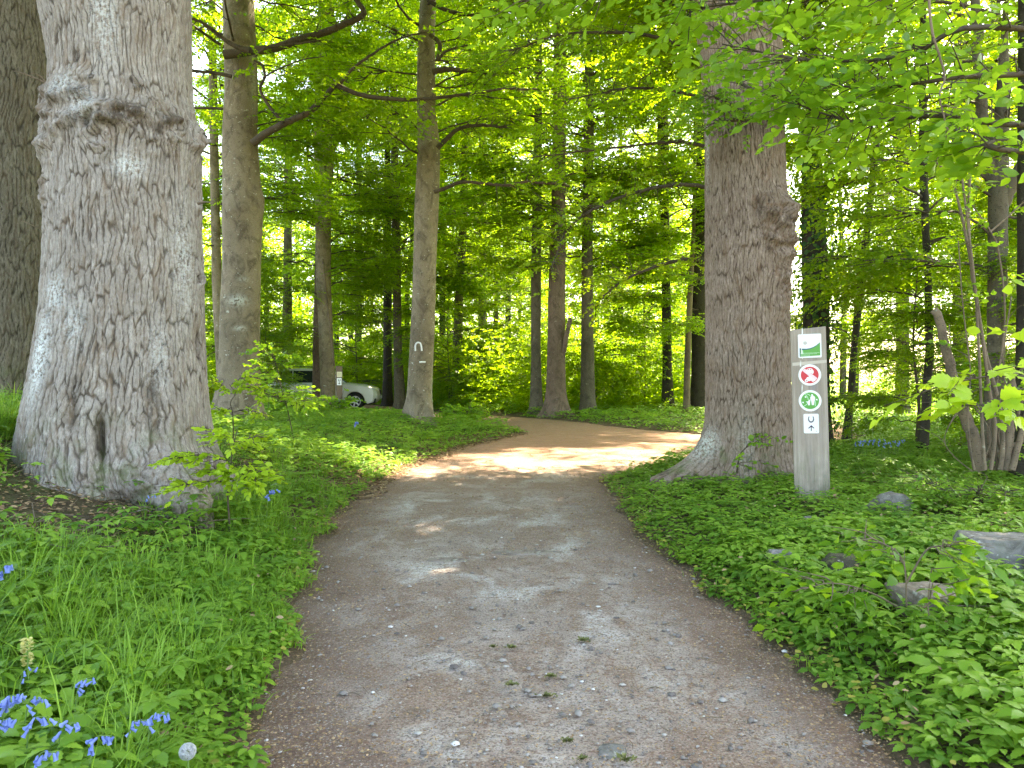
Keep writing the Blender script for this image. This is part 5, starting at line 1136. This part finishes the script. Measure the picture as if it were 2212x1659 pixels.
# beech hidden behind the brown oak whose limbs hang over the path
hb2 = np.array([4.75, 14.2, .0]); h2 = thing('beech_tree', 'beech hidden behind the brown oak, its leafy limbs hanging over the path', 'beech tree', tuple(hb2))
g = Geo(); V, f = tube(smooth_curve([(0, 0, -.3), (.05, 0, 3), (0, .1, 9), (.1, 0, 17)], 24), np.linspace(.26, .06, 24), 20); g.add(V, f); link('trunk', g.mesh('trunk', [M_beechd], True), h2)
add_crown(h2, 'tall', 2.9, (1.1, 1.1, .9), (0, 0, 4.6))
for k, (pts, ns, sp, tt) in enumerate([
        ([(1640, 300, 14.0), (1520, 215, 13.2), (1380, 190, 12.4), (1230, 215, 11.8)], 110, .9, .45), ([(1640, 450, 14.0), (1500, 400, 13), (1360, 420, 12.2), (1240, 480, 11.6), (1190, 580, 11.2)], 120, .75, .6),
        ([(1640, 600, 14.0), (1500, 560, 13.2), (1380, 590, 12.6), (1300, 640, 12.3)], 70, .6, .5), ([(1640, 200, 14.0), (1450, 90, 13), (1250, 70, 12), (1100, 110, 11.6)], 120, .95, .4),
        ([(1640, 380, 14.0), (1500, 310, 13.4), (1330, 320, 13), (1150, 340, 12.8)], 110, .85, .4), ([(1640, 100, 14.0), (1430, 0, 13.4), (1250, -10, 12.6), (1080, 10, 12.2)], 90, .9, .5)]):
    limb(h2, hb2, [P(*q_) for q_ in pts], .045, .010, 580 + k, M_twig, ns, .078, L8, M_beech, 11, sp, name='limb', t0=.2, tint=tt, splen=(.3, .55))

# sapling just outside the right edge: twig with large leaves
sp1 = np.array([2.50, 3.25, .15]); st = thing('beech_sapling', 'beech twig with large bright leaves reaching in from the right edge', 'sapling', tuple(sp1))
limb(st, sp1, [sp1 - [0, 0, .1], sp1 + [0, 0, .8], sp1 + [-.04, 0, 1.5], sp1 + [.05, 0, 2.0]], .014, .006, 601, M_twig, 14, .09, L8, M_young, 6, .25, name='stem', t0=.6)
limb(st, sp1, [sp1 + [-.02, 0, 1.30], P(2200, 812, 3.25), P(2120, 815, 3.2), P(2040, 832, 3.2), P(1985, 850, 3.2)], .006, .002, 602, M_twig, 6, .100, LT, M_young, 6, .05, name='twig', t0=.35, splen=(.16, .26), tint=.8)
limb(st, sp1, [sp1 + [-.02, 0, 1.28], P(2212, 840, 3.1), P(2150, 860, 3.05), P(2110, 890, 3.0)], .005, .002, 603, M_twig, 6, .105, LT, M_young, 5, .05, name='twig', t0=.4, splen=(.14, .22), tint=.8)

# sapling in the right verge with hanging ovate leaves
sp2 = np.array([2.18, 4.15, float(ground_z(np.array([2.18]), np.array([4.15]))[0])]); st = thing('sapling', 'low sapling with large drooping leaves tinged yellow, above the mossy rock', 'sapling', tuple(sp2))
for k, (pts, ns) in enumerate([([(1960, 1390, 4.15), (1958, 1300, 4.1), (1950, 1210, 4.1), (1900, 1170, 4.1), (1840, 1160, 4.2)], 12), ([(1958, 1260, 4.1), (2000, 1190, 4.1), (2040, 1180, 4.05), (2075, 1190, 4.0)], 9), ([(1955, 1320, 4.1), (1880, 1280, 4.0), (1800, 1260, 3.95), (1720, 1275, 3.9)], 12),
                              ([(1960, 1350, 4.1), (2010, 1300, 4.0), (2030, 1290, 3.95)], 5), ([(2010, 1380, 3.9), (2005, 1300, 3.9), (2012, 1230, 3.9)], 3)]):
    limb(st, sp2, [P(*q_) for q_ in pts], .006, .002, 610 + k, M_hazel, ns, .098, LT, M_near, 5, .12, name='twig', t0=.35, splen=(.16, .28), tint=.6, droop=.9)

# young beeches with yellow-green leaves before the burled oak
def layered(label, root, d, stem_pts, tiers, seed, ls=.070, lm=None, mult=1.7):
    b0 = P(root[0], root[1], d); b0[2] = float(ground_z(np.array([b0[0]]), np.array([d]))[0]); t_ = thing('beech_sapling', label, 'sapling', tuple(b0))
    limb(t_, b0, [b0 - [0, 0, .05]] + [P(x, y, d) for x, y in stem_pts], .008, .003, seed, M_twig, name='stem')
    for k, (pts, ns, sp) in enumerate(tiers):
        limb(t_, b0, [P(x, y, d - .06 * j) for j, (x, y) in enumerate(pts)], .004, .0015, seed + 1 + k, M_twig, int(ns * mult), ls, L8, lm or M_young, 7, sp, name='twig', t0=.08, splen=(.12, .24), tint=.7, droop=.1)
layered('bright yellow-green beech sapling in front of the burled oak foot', (500, 1110), 6.0, [(492, 1070), (496, 1020), (505, 960), (512, 930)],
        [([(505, 1000), (470, 990), (430, 986), (385, 988)], 12, .09), ([(500, 1010), (530, 1005), (560, 1030)], 10, .10), ([(500, 1045), (460, 1040), (420, 1045), (395, 1050)], 7, .06), ([(500, 1035), (525, 1030), (555, 1040)], 12, .10), ([(508, 960), (530, 950), (548, 945)], 7, .07), ([(508, 955), (485, 940), (470, 930)], 6, .06), ([(500, 1020), (480, 1015), (465, 1018)], 8, .07)], 640)
layered('taller yellow-green beech sapling before the thick smooth beech', (505, 935), 9.2, [(503, 900), (498, 870), (508, 850), (495, 830)],
        [([(500, 850), (470, 830), (440, 822)], 14, .12), ([(505, 850), (540, 835), (570, 850), (600, 862)], 16, .12), ([(570, 855), (610, 858), (640, 860), (665, 872)], 12, .08), ([(500, 830), (520, 818), (545, 815)], 10, .10), ([(505, 890), (530, 885), (560, 892)], 8, .09), ([(500, 880), (480, 888), (465, 880)], 6, .09)], 660)
layered('green bushy sapling beside the smooth beech, below the car roof', (640, 930), 11.5, [(620, 880), (608, 840), (600, 800), (590, 770)],
        [([(608, 830), (585, 810), (565, 795)], 16, .22), ([(612, 860), (640, 850), (665, 862)], 16, .2), ([(600, 800), (590, 770), (575, 760)], 16, .22), ([(618, 880), (650, 875), (690, 880)], 16, .2), ([(615, 870), (600, 860), (580, 865)], 14, .2), ([(600, 790), (612, 775), (625, 770)], 10, .12)], 680, .085, M_near, 1.0)

# ------------------------------------------------------------------ flowers
M_blue = leaf_mat('bluebell_petal', (.17, .24, .60), (.28, .37, .78), (.2, .28, .7), .3); M_stem = plain('flower_stem', (.12, .22, .05), .6)
def bell(g, c, ax, s, rg_):
    ax = unit(np.asarray(ax, float)); a_ = unit(np.cross(ax, [.3, .2, 1.])); b2 = np.cross(ax, a_); rows = []
    for t, r in ((0, .12), (.2, .34), (.65, .36), (.85, .46), (1.0, .62)):
        for k in range(6):
            th = 2 * math.pi * k / 6; rows.append(c + ax * t * s + (a_ * math.cos(th) + b2 * math.sin(th)) * r * s * .5)
    q_ = np.array([[i * 6 + k, i * 6 + (k + 1) % 6, (i + 1) * 6 + (k + 1) % 6, (i + 1) * 6 + k] for i in range(4) for k in range(6)])
    g.add(np.array(rows), q_, 0, rg_.uniform(0, 1))
def bluebell(px, py, label, d=None, h=.30, s=.026, nb=9, side=1, group='bluebells in the grassy verges'):
    rg_ = np.random.default_rng(int(px * 7 + py))
    if d is None:
        d = 2.5
        for _ in range(12):
            gz_ = float(ground_z(np.array([(px - CX) / F * d]), np.array([d]))[0]); d = (CAM_H - gz_ - h * .9) * F / (py - HZ)
    x = (px - CX) / F * d; gz_ = float(ground_z(np.array([x]), np.array([d]))[0]); x0 = x - .06 * side
    t_ = thing('bluebell', label, 'flower', (x0, d, gz_), group)
    p_ = smooth_curve([(0, 0, -.02), (.01 * side, 0, h * .6), (.03 * side, 0, h * .95), (.09 * side, -.01, h * 1.0)], 16); V, f = tube(p_, np.linspace(.0035, .0015, 16), 5)
    g = Geo(); g.add(V, f); link('stem', g.mesh('stem', [M_stem], True), t_)
    for k in range(nb):
        q_ = p_[int(8 + 7 * k / max(nb - 1, 1))] + rg_.normal(0, .004, 3); g = Geo()
        bell(g, q_ + [0, 0, .0], [rg_.normal(.25 * side, .6), rg_.normal(-.3, .5), -.8], s * rg_.uniform(.85, 1.15), rg_); link('flower', g.mesh('flower', [M_blue], True), t_)
for px, py, lb, kw in [
    (15, 1228, 'bluebell alone at the left edge, above the others in the long grass', dict(s=.034)), (62, 1462, 'thin pale bluebell just below the yellow flower spike', dict(s=.02, nb=4)), (185, 1487, 'upright bluebell standing free, right of the yellow flower spike', dict(nb=8)),
    (28, 1522, 'largest bluebell head in the cluster at the left edge', dict(nb=14, s=.030)), (76, 1528, 'small bluebell touching the right side of the largest head', dict(nb=8)), (14, 1576, 'bluebell below the largest head, cut by the left edge', dict(nb=10, s=.028)),
    (82, 1570, 'bluebell between the left-edge cluster and the lone small one', dict(nb=8)), (150, 1583, 'lone small bluebell midway between edge cluster and lying pair', dict(nb=8)), (220, 1612, 'steeply drooping bluebell below the lone small one', dict(nb=9)),
    (300, 1578, 'left one of the lying pair of bluebells near the dandelion clock', dict(nb=8, s=.022)), (345, 1563, 'right one of the lying pair of bluebells near the dandelion clock', dict(nb=8)), (98, 1648, 'bluebell at the bottom edge, left of the drooping one', dict(nb=8)),
    (588, 1032, 'bluebell in the shade right of the yellow-green sapling', dict(d=6.6, nb=9, s=.036, h=.42)), (325, 1113, 'tiny bluebell at the foot of the burled oak', dict(d=5.75, nb=5, s=.022)), (770, 938, 'distant bluebell in the grass before the horseshoe-marked beech', dict(d=14, nb=8, s=.05, h=.4))]:
    bluebell(px, py, lb, **kw)
rg2 = np.random.default_rng(17)
for k in range(10): bluebell(1852 + k * 11 + rg2.uniform(-4, 4), 965 + k * 2.6 + rg2.uniform(-6, 6), 'bluebell in the shady patch right of the sign post', d=10.2 + rg2.uniform(-.5, .5), nb=4, s=.032, h=.34, group='bluebell patch right of the sign post')
# yellow flower spike
def on_ground(px, py, h):
    d = 3.0
    for _ in range(12):
        gz_ = float(ground_z(np.array([(px - CX) / F * d]), np.array([d]))[0]); d = (CAM_H - gz_ - h) * F / (py - HZ)
    x = (px - CX) / F * d; return x, d, float(ground_z(np.array([x]), np.array([d]))[0])
x, d, gz_ = on_ground(53, 1410, .33); t_ = thing('yellow_flower', 'pale yellow flower spike in the grass above the bluebells', 'flower', (x, d, gz_))
g = Geo(); V, f = tube(np.array([(0, 0, 0), (.005, 0, .2), (0, 0, .37)]), .003, 5); g.add(V, f); link('stem', g.mesh('stem', [M_stem], True), t_)
g = Geo(); a = rg2.uniform(0, 6.28, 90); z = rg2.uniform(.27, .38, 90); place(g, L8, np.stack([.008 * np.cos(a), .008 * np.sin(a), z], -1), np.stack([np.cos(a), np.sin(a), a * 0 + .2], -1), np.array([0, 0, 1.]) + rg2.normal(0, .3, (90, 3)), rg2.uniform(.012, .02, 90), rg2.uniform(0, 1, 90), 0, 1.6)
link('flower', g.mesh('flower', [leaf_mat('yellow_petal', (.55, .5, .12), (.75, .70, .3), (.6, .55, .2), .3)]), t_)
# dandelion clock
x, d, gz_ = on_ground(400, 1636, .20); t_ = thing('dandelion_clock', 'white fluffy dandelion seed head near the bottom edge', 'flower', (x, d, gz_))
g = Geo(); V, f = tube(np.array([(0, 0, 0), (.005, 0, .1), (0, 0, .20)]), .003, 5); g.add(V, f); link('stem', g.mesh('stem', [M_stem], True), t_)
g = Geo(); n = 420; dv = unit(rg2.normal(0, 1, (n, 3))); c0 = np.array([0, 0, .21])
place(g, L4, c0 + dv * .008, dv, rg2.normal(0, 1, (n, 3)), .020, np.ones(n), 0, .05)
for _ in range(3): place(g, L4, c0 + dv * .025, unit(np.cross(dv, rg2.normal(0, 1, (n, 3)))) + dv * .4, dv, .008, np.ones(n), 0, .25)
link('seed_head', g.mesh('seed_head', [leaf_mat('seed_fluff', (.75, .77, .76), (.80, .82, .82), (.7, .7, .7), .5)]), t_)
# embedded stones and slabs in the path
for px, py, w, h, m_, lb in ((1322, 1628, 62, 30, MS2, 'flat grey stone embedded at the bottom of the path'), (1140, 1195, 150, 9, MS4, 'long pale stone slab lying flush across the path'), (960, 1212, 90, 12, MS4, 'pinkish flush slab left of the long pale slab')):
    d = CAM_H * F / (py - HZ); c = P(px, py, d); nn = 40; a = np.linspace(0, 6.283, nn, endpoint=False); rx = w / F * d / 2; ry = h / 2 * d * d / (F * CAM_H)
    rad = 1 + .18 * vnoise(np.cos(a) * 1.7, np.sin(a) * 1.7, 0, int(px)); V = []
    for s_, z_ in ((1.08, -.02), (1.0, .004), (.85, .008), (.45, .010)): V += [(rx * s_ * r_ * math.cos(t), ry * s_ * r_ * math.sin(t), z_ + .002 * float(vnoise(np.array([t * 3]), np.array([s_ * 5]), 0, 3)[0])) for t, r_ in zip(a, rad)]
    V.append((0, 0, .010)); Fc = [[i * nn + k, i * nn + (k + 1) % nn, (i + 1) * nn + (k + 1) % nn, (i + 1) * nn + k] for i in range(3) for k in range(nn)] + [[3 * nn + k, 3 * nn + (k + 1) % nn, 4 * nn] for k in range(nn)]
    o = poly('flat_stone', [(V, Fc, 0)], [m_], None, smooth=True); o.location = (c[0], d, .0); o['label'] = lb; o['category'] = 'stone'

sb3 = np.array([-8.6, 20.0, float(ground_z(np.array([-8.6]), np.array([20.0]))[0])])
for k, (x, d, lab) in enumerate([(-5.1, 20.5, 'low leafy maple bush hiding the side of the parked car'), (-6.3, 22.0, 'leafy bush right of the thick smooth beech, below the car roof'), (-1.4, 21.6, 'small green bush left of the path bend by the horseshoe-marked beech')]):
    b0 = np.array([x, d, float(ground_z(np.array([x]), np.array([d]))[0])]); t_ = thing('bush', lab, 'bush', tuple(b0))
    for q in range(6):
        a = rng.uniform(0, 6.28); r_ = rng.uniform(.3, .75) * (1, 1, .6)[k]
        limb(t_, b0, [b0, b0 + [math.cos(a) * r_ * .5, math.sin(a) * r_ * .5, .3 * (1, 1, .6)[k]], b0 + [math.cos(a) * r_ * 1.2, math.sin(a) * r_, rng.uniform(.35, .6) * (1, 1.05, .8)[k]]], .012, .004, 700 + 10 * k + q, M_twig, 26, .11, L8, M_near, 8, .32, name='stem', t0=.3, splen=(.2, .4))
